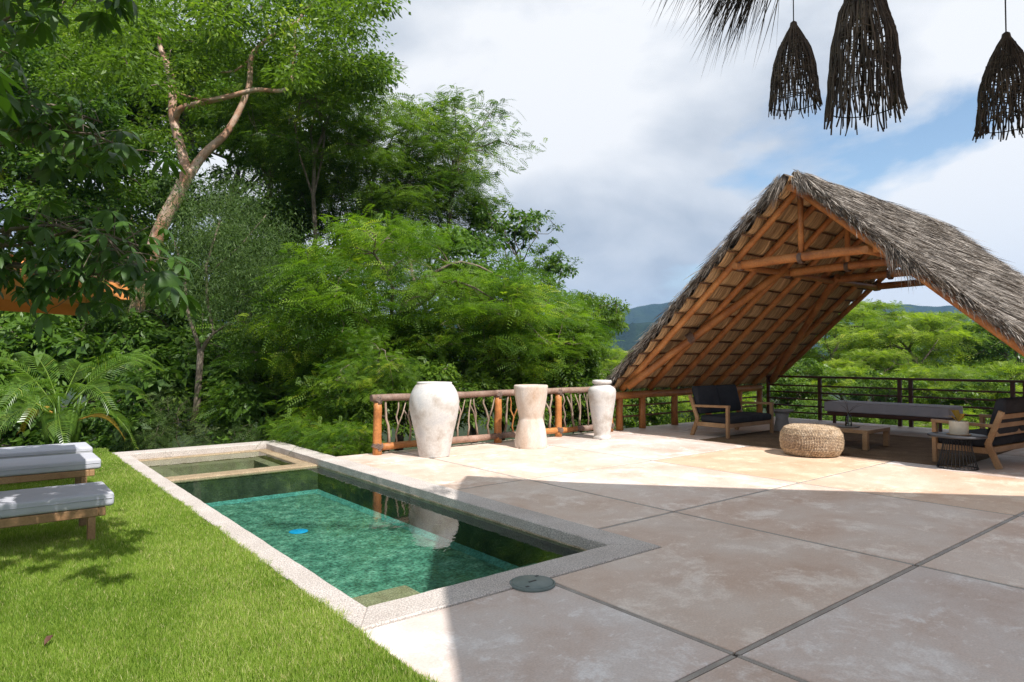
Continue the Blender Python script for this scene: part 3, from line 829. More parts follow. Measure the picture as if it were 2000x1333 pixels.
def plant(key, name, label, cat, pos, s=1.0, sz=None, group=None, rz=None, leaf=None, part_names=('trunk', 'crown')):
    """pos is the heart of the crown"""
    tm, cm = PROTO[key]
    base = Vector(pos)
    t = thing(name, label, cat, base, random.uniform(0, 6.28) if rz is None else rz, group)
    t.scale = (s, s, sz or s)
    if tm: link(part_names[0], tm, t)
    c = link(part_names[1], cm, t)
    if leaf:
        c.material_slots[0].link = 'OBJECT'; c.material_slots[0].material = M[leaf]
    return t

# ------------------------------------------------------------------ trees
# the red-barked tree: forked trunk with long bent limbs, crown out of the top of the frame
def red_tree():
    D = 18.0
    P = lambda u, v, dd=0: at(u, v, D + dd)
    base = P(205, 800)
    t = thing('red_bark_tree', 'tall tree with a forked peeling reddish trunk and wide leafy crown', 'tree', base)
    mb = MB()
    w = D / 1290.0
    def limb(pts, n=9):
        # smooth the polyline
        Q = [Vector(p[0]) for p in pts]; R = [p[1] * w / 2 * .72 for p in pts]
        out = []; rad = []
        for i in range(len(Q) - 1):
            p0 = Q[max(i - 1, 0)]; p1 = Q[i]; p2 = Q[i + 1]; p3 = Q[min(i + 2, len(Q) - 1)]
            for k in range(5):
                s = k / 5
                out.append(.5 * ((2 * p1) + (p2 - p0) * s + (2 * p0 - 5 * p1 + 4 * p2 - p3) * s * s + (3 * p1 - p0 - 3 * p2 + p3) * s ** 3))
                rad.append(R[i] + (R[i + 1] - R[i]) * s)
        out.append(Q[-1]); rad.append(R[-1])
        mb.tube(out, rad, n, wob=.03)
    limb([(P(205, 800), 44), (P(240, 670), 40), (P(272, 590), 38), (P(308, 460), 36), (P(345, 385), 36), (P(372, 330), 36)], 12)
    limb([(P(368, 345), 26), (P(352, 285), 24), (P(338, 225), 24), (P(337, 170), 20), (P(326, 125), 18), (P(313, 92), 13), (P(312, 60), 5)])
    limb([(P(368, 345), 26), (P(400, 300, .2), 23), (P(440, 263, .3), 20), (P(468, 215, .4), 17), (P(487, 165, .5), 16), (P(492, 110, .5), 13), (P(530, 72, .6), 11), (P(580, 42, .6), 8), (P(620, -10, .6), 6)])
    limb([(P(342, 232), 18), (P(355, 212, -.2), 17), (P(400, 200, -.3), 15), (P(450, 188, -.4), 13), (P(500, 176, -.4), 12), (P(560, 174, -.4), 10), (P(573, 120, -.4), 8), (P(578, 55, -.4), 6), (P(600, 10, -.4), 4)])
    limb([(P(445, 190, -.4), 7), (P(395, 195, -.6), 6), (P(345, 180, -.8), 5), (P(320, 160, -.8), 3)], 6)
    limb([(P(490, 115, .5), 7), (P(460, 138, .6), 6), (P(430, 142, .7), 4)], 6)
    limb([(P(525, 75, .6), 6), (P(518, 40, .7), 5), (P(510, 10, .7), 4)], 6)
    limb([(P(575, 108, -.4), 5), (P(620, 100, -.3), 3), (P(650, 100, -.2), 2)], 6)
    part('trunk', mb, M['redbark'], t)
    rng = np.random.default_rng(41)
    cl = []
    def region(n, u0, u1, v0, v1, dj=2.0):
        for _ in range(n):
            cl.append(at(rng.uniform(u0, u1), rng.uniform(v0, v1), D + rng.normal(.8, dj)))
    region(40, 120, 770, -260, -20); region(84, 180, 755, -20, 70); region(30, 560, 745, 60, 160); region(14, 640, 750, 120, 200, 1)
    region(46, 60, 330, 20, 180, 2.2); region(26, 360, 560, 60, 150, 1.2)
    region(10, 250, 480, 180, 320, 1.5)
    C = np.array([tuple(c) for c in cl]); n = len(C); per = 165
    k = rng.normal(0, 1, (n, per, 3)); k = k / np.linalg.norm(k, axis=-1, keepdims=True) * rng.random((n, per, 1)) ** .5
    k = k * rng.uniform(.35, .75, (n, 1, 1)) * np.array([1.2, 1.2, .6])
    Pp = (C[:, None] + k).reshape(-1, 3)
    o = unit(k.reshape(-1, 3) + rng.normal(0, .1, (n * per, 3)))
    Dd = unit(o * np.array([1, 1, .3]) + rng.normal(0, .4, o.shape) + np.array([0, 0, -.3]))
    U = unit(np.array([0, 0, 1.0]) + rng.normal(0, .5, o.shape) + o * .4)
    v = np.clip(np.repeat(rng.normal(.45, .15, n), per) + rng.normal(0, .13, n * per), 0, 1)
    V, Fq, A = leaves(Pp, Dd, U, .13 * rng.lognormal(0, .3, n * per), .058 * rng.lognormal(0, .3, n * per), v, .15)
    V = V - np.array(tuple(base))
    link('crown', np_mesh('crown', V, Fq, M['leaf_broad'], A), t)
    tw = MB()
    for c in C[::3]:
        c = Vector(c); e = c + Vector((rng.normal(), rng.normal(), rng.normal() * .5)) * .3
        tw.tube([c, c.lerp(e, .5) + Vector((0, 0, .06)), e], [.014, .010, .005], 4, cap=False)
    part('twigs', tw, M['bark'], t, kind='stuff')
red_tree()

# the small tree by the lawn with fine grey-green leaves and a forked trunk
def grey_tree():
    D = 15.0; P = lambda u, v, dd=0: at(u, v, D + dd)
    base = P(375, 850)
    t = thing('fine_leaved_tree', 'fine grey-green leaved tree with a slim forked trunk beyond the spa end', 'tree', base)
    mb = MB(); w = D / 1290 / 2
    mb.tube([P(372, 850), P(385, 790), P(390, 720), P(392, 682)], [15 * w, 13 * w, 12 * w, 12 * w], 9, wob=.05)
    mb.tube([P(391, 690), P(383, 660), P(370, 625), P(365, 600), P(360, 540, .2), P(340, 470, .4)], [9 * w, 8 * w, 7 * w, 6 * w, 5 * w, 3 * w], 7, wob=.05)
    mb.tube([P(392, 690), P(404, 668), P(418, 650), P(411, 620), P(405, 590), P(402, 520, -.2), P(430, 430, -.3)], [9 * w, 8 * w, 7 * w, 6 * w, 6 * w, 5 * w, 3 * w], 7, wob=.05)
    mb.tube([P(418, 652), P(432, 642), P(448, 630)], [5 * w, 4 * w, 3 * w], 6)
    mb.tube([P(402, 540), P(470, 480, .3), P(520, 420, .4)], [4 * w, 3 * w, 2 * w], 6)
    part('trunk', mb, M['bark'], t)
    rng = np.random.default_rng(77)
    reg = [(26, 352, 490, 365, 460), (56, 335, 560, 440, 560), (34, 335, 600, 530, 620), (10, 480, 600, 620, 660)]
    cl = []
    for n, u0, u1, v0, v1 in reg:
        for _ in range(n): cl.append(tuple(P(rng.uniform(u0, u1), rng.uniform(v0, v1), rng.normal(0, .9))))
    C = np.array(cl); n = len(C); per = 210
    k = rng.normal(0, .34, (n, per, 3)) * np.array([1, 1, .8])
    Pp = (C[:, None] + k).reshape(-1, 3)
    Dd = unit(rng.normal(0, .6, Pp.shape) + np.array([0, 0, -.45]))
    U = unit(rng.normal(0, 1, Pp.shape) + np.array([0, 0, .8]))
    v = np.clip(np.repeat(rng.normal(.45, .13, n), per) + rng.normal(0, .16, n * per), 0, 1)
    V, Fq, A = leaves(Pp, Dd, U, .10 * rng.uniform(.6, 1.3, n * per), .017 * rng.uniform(.7, 1.3, n * per), v, .1)
    link('crown', np_mesh('crown', V - np.array(tuple(base)), Fq, M['leaf_olive'], A), t)
    f = P(395, 662, -.15)
    g = thing('calabash_fruit', 'round green fruit hanging in the fork of the slim tree', 'fruit', (f.x, f.y, f.z))
    part('gourd', MB().lathe([(.01, -.085), (.04, -.075), (.066, -.04), (.07, 0), (.06, .045), (.03, .075), (.008, .085)], f, 16), M['fruit'], g)
    part('stalk', MB().tube([f + Vector((0, 0, .08)), f + Vector((.01, 0, .35)), f + Vector((0, 0, .72))], .006, 5), M['twig'], g)
grey_tree()

def grp(key, name, label, cat, lst, group, leaf=None, **kw):
    for (u, v, d, s) in lst: plant(key, name, label, cat, at(u, v, d), s, group=group, leaf=leaf, **kw)
def each(key, name, cat, lst, group=None, leaf=None, place=at):
    """(u, v, depth, scale, label)"""
    for (u, v, d, sc, lab) in lst:
        sc = sc if isinstance(sc, tuple) else (sc, sc)
        plant(key, name, lab, cat, place(u, v, d), sc[0], sz=sc[1], group=group, leaf=leaf)
# high background trees at the left
each('dark1', 'broadleaf_tree', 'tree', [
    (60, 330, 24, 1.5, 'dense dark tree behind the upper sprays of palmate leaves'),
    (250, 420, 27, 1.3, 'dense dark tree directly behind the red trunk below its fork'),
    (470, 330, 28, 1.35, 'dark tree filling the space under the right limb of the red-barked tree'),
    (120, 560, 21, 1.15, 'dark tree behind the orange parasol'),
    (560, 560, 24, 1.2, 'dark tree between the grey-leaved tree and the bright feathery crowns'),
    (640, 640, 22, 1.1, 'low dark tree behind the left bright feathery tree'),
    (-120, 200, 26, 1.6, 'dark tree at the left picture edge behind the near leaves'),
    (300, 620, 22, 1.0, 'low dark tree just left of the slim forked trunk'),
    (900, 610, 20, .95, 'dark tree showing through the gaps of the bright feathery crowns'),
    (1040, 640, 21, .62, 'dark tree behind the right end of the bright feathery crowns'),
    (470, 600, 20, .9, 'low dark tree just right of the slim forked trunk')], 'dark trees deep in the wood')
each('broad2', 'leafy_tree', 'tree', [
    (40, 130, 27, 1.5, 'mid green tree showing between the upper two sprays of palmate leaves'),
    (200, 230, 30, 1.5, 'mid green tree left of the red trunk fork'),
    (380, 200, 30, 1.45, 'mid green tree seen between the two red limbs'),
    (540, 260, 25, 1.1, 'mid green tree right of the right-hand red limb'),
    (90, 10, 30, 1.4, 'mid green tree top in the upper left corner'),
    (-180, 420, 22, 1.3, 'mid green tree at the left picture edge above the palm')], 'mid green trees behind the wood')
plant('airy', 'feathery_tree', 'feathery tree under the right shoulder of the big red-barked crown', 'tree', at(640, 250, 21), .95, rz=1.5)
plant('airy', 'feathery_tree', 'tall airy feathery tree standing against the clouds', 'tree', at(735, 345, 23), 1.12, rz=.4)
plant('airy', 'feathery_tree', 'airy feathery tree with sky showing through its right side', 'tree', at(885, 330, 24), .95, rz=2.4)
plant('airy', 'feathery_tree', 'smaller airy feathery tree behind the bright crown', 'tree', at(820, 430, 26), .9, rz=4.0)
plant('airy', 'feathery_tree', 'airy feathery tree close against the dark round tree', 'tree', at(640, 390, 25), 1.0, rz=5.0)
plant('open', 'open_tree', 'sparse tree with thin bare branches above the bright crown', 'tree', at(1000, 430, 25), .95, rz=1.1)
plant('open', 'open_tree', 'sparse drooping branches reaching out to the right of the bright crown', 'tree', at(1060, 510, 22), .55, rz=3.0)
plant('needle', 'dark_conifer', 'dark needle-leaved tree silhouetted against the sky gap', 'tree', at(570, 470, 28), .85)
# the bright feathery crowns beyond the railing
plant('feather1', 'bright_feathery_tree', 'big bright yellow-green feathery tree behind the tall vases', 'tree', at(800, 590, 15.5), 1.0, sz=.98, rz=.3)
plant('feather2', 'bright_feathery_tree', 'bright feathery tree right of the biggest crown, above the flared stand', 'tree', at(970, 620, 15.6), .86, sz=.70, rz=1.7)
plant('feather2', 'bright_feathery_tree', 'bright feathery tree left of the biggest crown, above the spa end', 'tree', at(640, 640, 16), .82, sz=.85, rz=2.9)
plant('feather1', 'bright_feathery_tree', 'pale feathery top rising behind the biggest bright crown', 'tree', at(800, 520, 18.5), .66, rz=4.4)
plant('feather1', 'bright_feathery_tree', 'feathery crown at the right end of the bright trees', 'tree', at(1050, 650, 17), .60, sz=.6, rz=3.4)
plant('feather1', 'bright_feathery_tree', 'low feathery branches hanging just behind the first railing post', 'tree', at(740, 730, 13.4), .44, sz=.5, rz=5.2)
plant('broad1', 'broadleaf_bush', 'tall broad-leaved bush beside the low end of the thatched roof', 'bush', at(1145, 680, 18.5), .50, sz=.66, rz=.7)
plant('broad2', 'broadleaf_bush', 'broad-leaved bush behind the slim vase', 'bush', at(1095, 710, 16.5), .38, sz=.44, rz=2.2)

each('shrub1', 'leafy_shrub', 'shrub', [
    (760, 790, 11.5, .7, 'glossy shrub behind the railing just left of the largest vase'),
    (850, 760, 11.7, .75, 'glossy shrub right behind the largest vase'),
    (920, 780, 11.6, .7, 'glossy shrub seen through the railing right of the largest vase'),
    (960, 720, 12.2, .85, 'glossy shrub standing above the rail between the largest vase and the flared stand'),
    (1020, 790, 11.6, .7, 'glossy shrub right behind the flared stand'),
    (1080, 750, 11.9, .75, 'glossy shrub standing above the rail right of the flared stand'),
    (1120, 800, 11.7, .7, 'glossy shrub seen through the railing left of the slim vase'),
    (1180, 780, 12.0, .8, 'glossy shrub right behind the slim vase'),
    (710, 780, 11.9, .6, 'glossy shrub just outside the free end of the railing'),
    (830, 690, 13.0, .85, 'glossy shrub above and behind the mouth of the largest vase'),
    (1260, 800, 12.0, .7, 'glossy shrub under the low end of the thatched roof')],
    'shrubs behind the log railing', place=at_Y)
each('shrub2', 'dark_shrub', 'shrub', [
    (40, 690, 16, 1.2, 'dark large-leaved shrub behind the left fronds of the palm'),
    (200, 700, 16.5, 1.1, 'dark large-leaved shrub behind the right fronds of the palm'),
    (300, 760, 15.6, 1.0, 'dark shrub between the palm and the slim forked trunk'),
    (460, 720, 16, 1.1, 'dark shrub just right of the slim forked trunk'),
    (540, 790, 15.4, 1.0, 'dark shrub behind the middle of the far pool coping'),
    (620, 800, 15.0, .9, 'dark shrub behind the right corner of the far pool coping'),
    (250, 840, 14.8, .8, 'low dark shrub behind the left corner of the far pool coping'),
    (470, 830, 15.0, .8, 'low dark shrub against the far pool coping, right of the slim trunk'),
    (100, 830, 15, .9, 'low dark shrub behind the furthest lounger'),
    (330, 660, 17.5, 1.2, 'tall dark shrub left of the hanging green fruit'),
    (600, 720, 17, 1.1, 'tall dark shrub under the left bright feathery tree'),
    (-30, 800, 14.5, 1.0, 'dark shrub at the left edge behind the loungers'),
    (690, 860, 13.4, .55, 'small dark shrub below the end of the log railing'),
    (420, 760, 17, 1.1, 'dark shrub deep behind the slim trunk'),
    (520, 680, 18, 1.2, 'tall dark shrub in the hollow right of the grey-leaved tree'),
    (150, 620, 18, 1.2, 'tall dark shrub under the orange parasol'),
    (30, 600, 18, 1.2, 'tall dark shrub left under the orange parasol')], 'dark undergrowth shrubs')
each('wisp', 'wispy_shrub', 'shrub', [
    (300, 855, 14.3, .55, 'wispy narrow-leaved shrub at the left of the far pool coping'),
    (420, 860, 14.6, .55, 'wispy narrow-leaved shrub at the middle of the far pool coping'),
    (500, 850, 14.4, .55, 'wispy narrow-leaved shrub at the right of the far pool coping'),
    (350, 810, 14.8, .7, 'wispy grey-green shrub at the foot of the slim forked trunk'),
    (270, 560, 17, 1.0, 'wispy grey-green foliage in front of the lower red trunk')], 'wispy shrubs by the pool')
each('fern', 'feathery_shrub', 'shrub', [
    (670, 865, 12.0, .55, 'low bright feathery shrub spilling beside the spa divider'),
    (610, 850, 12.9, .6, 'low bright feathery shrub beside the right side of the spa'),
    (560, 845, 14.2, .6, 'low bright feathery shrub behind the far right spa corner'),
    (700, 855, 11.8, .45, 'low bright feathery shrub at the foot of the first railing post'),
    (470, 790, 15.0, .7, 'bright feathery shrub in the shade right of the slim trunk'),
    (640, 780, 13.8, .85, 'bright feathery shrub standing above the spa corner')], 'feathery shrubs beside the spa end')
plant('fern', 'overhanging_spray', 'thin fern-like spray leaning over the spa coping', 'plant', at(652, 878, 11.25), .26, sz=.16)

# valley trees beyond the dark metal fence
each('valley', 'valley_tree', 'tree', [
    (1640, 672, 42, .95, 'rounded bright tree just right of the thatch, above the left of the bench'),
    (1775, 690, 36, .85, 'rounded bright tree right above the paired fence posts'),
    (1875, 690, 40, .80, 'rounded bright tree above the right end of the bench'),
    (1575, 740, 44, .55, 'small bright tree top beside the pinkish far roof'),
    (1700, 640, 56, .9, 'taller bright tree behind, in the middle of the opening under the thatch'),
    (1830, 655, 60, .85, 'taller bright tree behind, touching the right thatch edge'),
    (1700, 730, 33, .5, 'low bright tree crown just above the top rail left of the paired posts'),
    (1930, 745, 36, .6, 'bright tree crown above the fence near the right edge'),
    (1640, 775, 30, .55, 'bright crown seen through the fence bars behind the left of the bench'),
    (1850, 785, 27, .6, 'bright crown seen through the bars above the candle pot'),
    (1990, 780, 30, .7, 'bright crown seen through the bars at the right edge'),
    (1820, 860, 24, .5, 'low bright crown seen under the right end of the bench'),
    (1440, 790, 34, .8, 'bright crown seen behind the loveseat back'),
    (1300, 810, 26, .7, 'bright crown seen between the low posts left of the loveseat'),
    (2080, 700, 40, 1.0, 'bright tree cut by the right picture edge')], 'bright valley trees')
each('broad2', 'valley_bush', 'bush', [
    (1540, 790, 30, .8, 'darker leafy crown seen through the fence bars at the corner post'),
    (1590, 845, 24, .5, 'darker leafy crown low behind the stool'),
    (1720, 800, 27, .62, 'darker leafy crown seen through the bars left of the paired fence posts'),
    (1790, 765, 33, .6, 'darker leafy crown just below the top rail right of the paired fence posts'),
    (1910, 800, 25, .5, 'darker leafy crown seen through the bars behind the near loveseat'),
    (1690, 855, 23, .45, 'darker leafy crown seen under the middle of the bench'),
    (1380, 810, 28, .7, 'darker leafy crown seen behind the left arm of the loveseat'),
    (1535, 690, 48, .9, 'darker leafy tree against the far edge of the thatch'),
    (1650, 705, 50, .75, 'darker leafy tree in the gap between the rounded bright crowns'),
    (1760, 720, 46, .7, 'darker leafy tree below the right rounded bright crown')], 'darker valley bushes')
plant('dark1', 'dark_tree', 'dark tree at the far right beyond the metal fence', 'tree', at(1985, 690, 34), .9)  # darker leaf green than the bright crowns around it
each('valley', 'hillside_tree', 'tree', [
    (1210, 730, 60, .9, 'small tree far down the slope right beside the tall bush'),
    (1260, 740, 70, 1.0, 'small tree far down the slope beside the thatch foot'),
    (1160, 730, 55, .9, 'small tree far down the slope behind the tall bush'),
    (1330, 750, 80, 1.0, 'small tree far down the slope hidden by the thatch')], 'trees down the hillside')

# far house roof glimpsed under the thatch
def far_house():
    c = at(1548, 722, 62)
    t = thing('far_house', 'small pale house with a pinkish roof among the valley trees', 'house', (c.x, c.y, c.z - 3))
    x, y, z = c.x, c.y, c.z
    part('wall', MB().box((x - 2, y - 1.6, z - 3), (x + 2, y + 1.6, z - .2)), M['wallpaint'], t)
    mb = MB(); mb.add([(x - 2.4, y - 2, z - .2), (x + 2.4, y - 2, z - .2), (x + 2.4, y + 2, z - .2), (x - 2.4, y + 2, z - .2), (x - 2.4, y, z + 1), (x + 2.4, y, z + 1)],
                      [(0, 1, 5, 4), (2, 3, 4, 5), (0, 4, 3), (1, 2, 5), (3, 2, 1, 0)])
    part('roof', mb, M['roofgrey'], t)
    part('window', MB().box((x - .8, y - 1.64, z - 1.9), (x + .4, y - 1.58, z - .9)), M['black'], t)
far_house()

# ------------------------------------------------------------------ palm
def frond_mesh(name, L, rise, droop, seed, mat):
    rng = np.random.default_rng(seed); n = 36
    mb = MB()
    def pos(t): return Vector((L * t * (1 - .18 * t), 0, rise * L * t - droop * L * t ** 2.2))
    pts = [pos(t) for t in np.linspace(0, 1, 12)]
    mb.tube(pts, list(np.linspace(.016, .004, 12)), 5, a=.8)
    for i in range(n):
        t = .16 + .83 * i / (n - 1); p = pos(t); q = pos(min(t + .03, 1.02)); d = (q - p).normalized()
        ll = L * .32 * math.sin(min(1, .22 + t * .95) * PI * .92 + .10) ** .7 if t < .98 else L * .1
        for s in (-1, 1):
            dr = (Vector((0, s, 0)) * .9 + d * .75 + Vector((0, 0, .32))).normalized()
            m = p + dr * ll * .55; e = p + dr * ll + Vector((0, 0, -ll * .34))
            w = .010 + rng.random() * .004; side = d * w
            mb.add([p - side * .5, p + side * .5, m + side * .9, e, m - side * .9], [(0, 1, 2, 4), (4, 2, 3)], a=float(np.clip(rng.normal(.5, .2), 0, 1)))
    return mb.mesh(name, mat)
def palm():
    b = ground(120, 862); b.z = -.2
    t = thing('areca_palm', 'clump of arching yellow-green palm fronds behind the loungers', 'palm', b)
    ms = [frond_mesh('frond', 2.0, 1.15, .80, 1, M['leaf_palm']), frond_mesh('frond', 1.8, .85, .85, 2, M['leaf_palm']), frond_mesh('frond', 1.5, .6, .95, 3, M['leaf_palm'])]
    old = frond_mesh('frond', 1.0, .4, .8, 4, M['leaf_gold'])
    st = MB()
    r = random.Random(5)
    for i in range(7):
        an = i * .9; p = b + Vector((math.cos(an) * .22, math.sin(an) * .22, 0))
        st.tube([p, p + Vector((math.cos(an) * .1, math.sin(an) * .1, .6)), p + Vector((math.cos(an) * .22, math.sin(an) * .22, 1.1))], [.035, .03, .022], 7)
    part('stem', st, M['leaf_palm'], t)
    # az measured in the horizontal plane; right of the picture is -YAW
    rt = -YAW
    spec = [(rt, .75, .9, 0, 1.0), (rt + .5, .95, 1.0, 0, .9), (rt - .5, .7, .6, 1, 1.0), (rt + PI, .8, .8, 0, .9), (rt + PI - .5, .9, 1.2, 0, .95), (rt + 1.2, .8, 1.3, 0, .9), (rt - 1.3, .5, .7, 1, 1.0),
            (rt - 1.8, .5, .5, 2, 1.0), (rt - 1.0, .35, .4, 2, 1.0), (rt + PI + .6, .6, .6, 1, 1.0), (rt + 2.0, .9, 1.4, 0, .8), (rt + .1, .3, .3, 2, 1.0), (rt - 2.4, .5, .8, 1, 1.0), (rt - .2, 1.0, 1.35, 0, .85), (rt + PI + .1, .5, .35, 1, .9),
            (rt + .3, .6, .6, 1, .95), (rt - 1.5, .85, 1.1, 1, 1.0)]
    for az, h0, _, k, s in spec:
        f = link('frond', ms[k], t); f.location = (math.cos(az) * .2, math.sin(az) * .2, .35 + h0 * .75)
        f.rotation_euler = (r.uniform(-.25, .25), 0, az); f.scale = (s, s, s)
    for az, h in ((rt + .4, .3), (rt + PI - .3, .45)):
        f = link('frond', old, t, label='old golden frond'); f.location = (math.cos(az) * .25, math.sin(az) * .25, .3 + h); f.rotation_euler = (0, 0, az)
palm()

# ------------------------------------------------------------------ foreground branch with big palmate leaves
def palmate_mesh(name, n, seed):
    rng = random.Random(seed); mb = MB()
    pet = Vector((.09, 0, .0))
    mb.tube([(0, 0, 0), (.05, 0, .012), (.09, 0, 0)], .0022, 4, cap=False, a=.9)
    for i in range(n):
        an = (i - (n - 1) / 2) * (1.9 * PI / (n + 1)) * .72 + rng.uniform(-.12, .12)
        L = .155 * (1 - .32 * abs(i - (n - 1) / 2) / n * 2) * rng.uniform(.88, 1.12); W = L * .36
        d = Vector((math.cos(an), math.sin(an), 0)); s = Vector((-d.y, d.x, 0))
        dr = rng.uniform(.35, .8); a = min(1, max(0, rng.gauss(.5, .18)))
        st = [(0.0, .05), (.22, .42), (.48, .86), (.68, 1.0), (.86, .66), (1.0, .03)]
        vs = []
        for t, w in st:
            c = pet + d * L * t + Vector((0, 0, -L * dr * t * t))
            for k in (-1, 0, 1):
                vs.append(c + s * W * .5 * w * k + Vector((0, 0, .10 * W * w * (abs(k)))))
        fs = []
        for j in range(len(st) - 1):
            for k in range(2):
                fs.append((j * 3 + k, j * 3 + k + 1, j * 3 + k + 4, j * 3 + k + 3))
        mb.add(vs, fs, True, a=a)
    return mb.mesh(name, M['leaf_big'])
def near_tree():
    b = Vector((-2.4, 5.4, -.05))
    t = thing('palmate_tree', 'near tree whose dark glossy palmate leaves hang in from the upper left', 'tree', b)
    wood = MB()
    D0 = 4.9
    wood.tube([b, b + Vector((.08, .05, 1.2)), b + Vector((.0, .1, 2.4)), b + Vector((.2, .1, 3.6))], [.12, .1, .085, .06], 9, wob=.04)
    hub = b + Vector((.1, .1, 2.7))
    ms = [palmate_mesh('leaf', n, s) for n, s in ((5, 1), (6, 2), (7, 3), (6, 4), (5, 5))]
    rng = random.Random(12)
    branches = [
        [(-120, 330, 5.0), (-20, 290, 4.9), (90, 255, 4.8), (180, 262, 4.75), (265, 300, 4.7)],
        [(-120, 300, 5.2), (0, 215, 5.1), (100, 205, 5.0), (200, 240, 4.9)],
        [(-120, 470, 4.8), (0, 450, 4.7), (110, 440, 4.65), (210, 470, 4.6), (300, 545, 4.55)],
        [(-100, 560, 4.9), (20, 520, 4.8), (120, 530, 4.7), (190, 560, 4.65)],
        [(-100, 480, 4.9), (40, 480, 4.8), (160, 445, 4.7), (270, 480, 4.7)],
        [(-100, 500, 4.9), (60, 520, 4.85), (160, 540, 4.8), (250, 525, 4.75)],
        [(-100, -40, 4.2), (20, -20, 4.1), (120, -15, 4.0), (220, -30, 4.0)],
        [(-100, 120, 4.6), (-20, 60, 4.5), (40, 20, 4.4)],
        [(-100, 200, 4.6), (-30, 170, 4.5), (15, 200, 4.5)],
    ]
    cnt = [44, 28, 56, 30, 30, 26, 26, 16, 16]
    leaves_ = []
    for bi, (pts, k) in enumerate(zip(branches, cnt)):
        P = [at(*p) for p in pts]
        wood.tube([hub] + P, [.035] + list(np.linspace(.018, .005, len(P))), 6, cap=False)
        for i in range(k):
            s = rng.random() ** .75 * (len(P) - 1); j = min(int(s), len(P) - 2); p = P[j].lerp(P[j + 1], s - j)
            off = Vector((rng.gauss(0, .13), rng.gauss(0, .13), rng.gauss(-.01, .09)))
            leaves_.append((p, p + off, off))
    for (p, q, off) in leaves_:
        wood.tube([p, p.lerp(q, .5) + Vector((0, 0, .01)), q], [.004, .003, .002], 4, cap=False)
        o = link('leaf', ms[rng.randrange(5)], t)
        o.location = q - b
        az = math.atan2(off.y, off.x) + rng.uniform(-.6, .6)
        o.rotation_euler = (rng.gauss(0, .28), rng.gauss(.28, .3), az)
        s = rng.uniform(.68, 1.08); o.scale = (s, s, s)
    part('trunk', wood, M['bark'], t)
    # the rest of the crown, left of and above the frame, shading the loungers
    rng2 = np.random.default_rng(3)
    c = []
    while len(c) < 1000:
        p = np.array([rng2.uniform(-3.8, .85), rng2.uniform(2.6, 8.6), rng2.uniform(2.5, 6.0)])
        dd = p[0] * sy + p[1] * cy; rr = p[0] * cy - p[1] * sy
        pu = 1000 + 1290 * rr / dd; pv = 702 - 1290 * (p[2] - 1.6) / dd
        if pu > -25 and pv > -60: continue
        c.append(p)
    P = np.array(c); per = 6
    Pp = np.repeat(P, per, 0); an = np.tile(np.linspace(-2.1, 2.1, per), len(P)) + np.repeat(rng2.uniform(0, 6.28, len(P)), per)
    Dd = np.stack([np.cos(an), np.sin(an), np.full(len(an), -.35)], -1)
    V, Fq, A = leaves(Pp, Dd, np.tile([0, 0, 1.0], (len(Pp), 1)), np.full(len(Pp), .19), np.full(len(Pp), .075), rng2.random(len(Pp)), .2)
    link('crown', np_mesh('crown', V - np.array(tuple(b)), Fq, M['leaf_big'], A), t, kind='stuff')
near_tree()

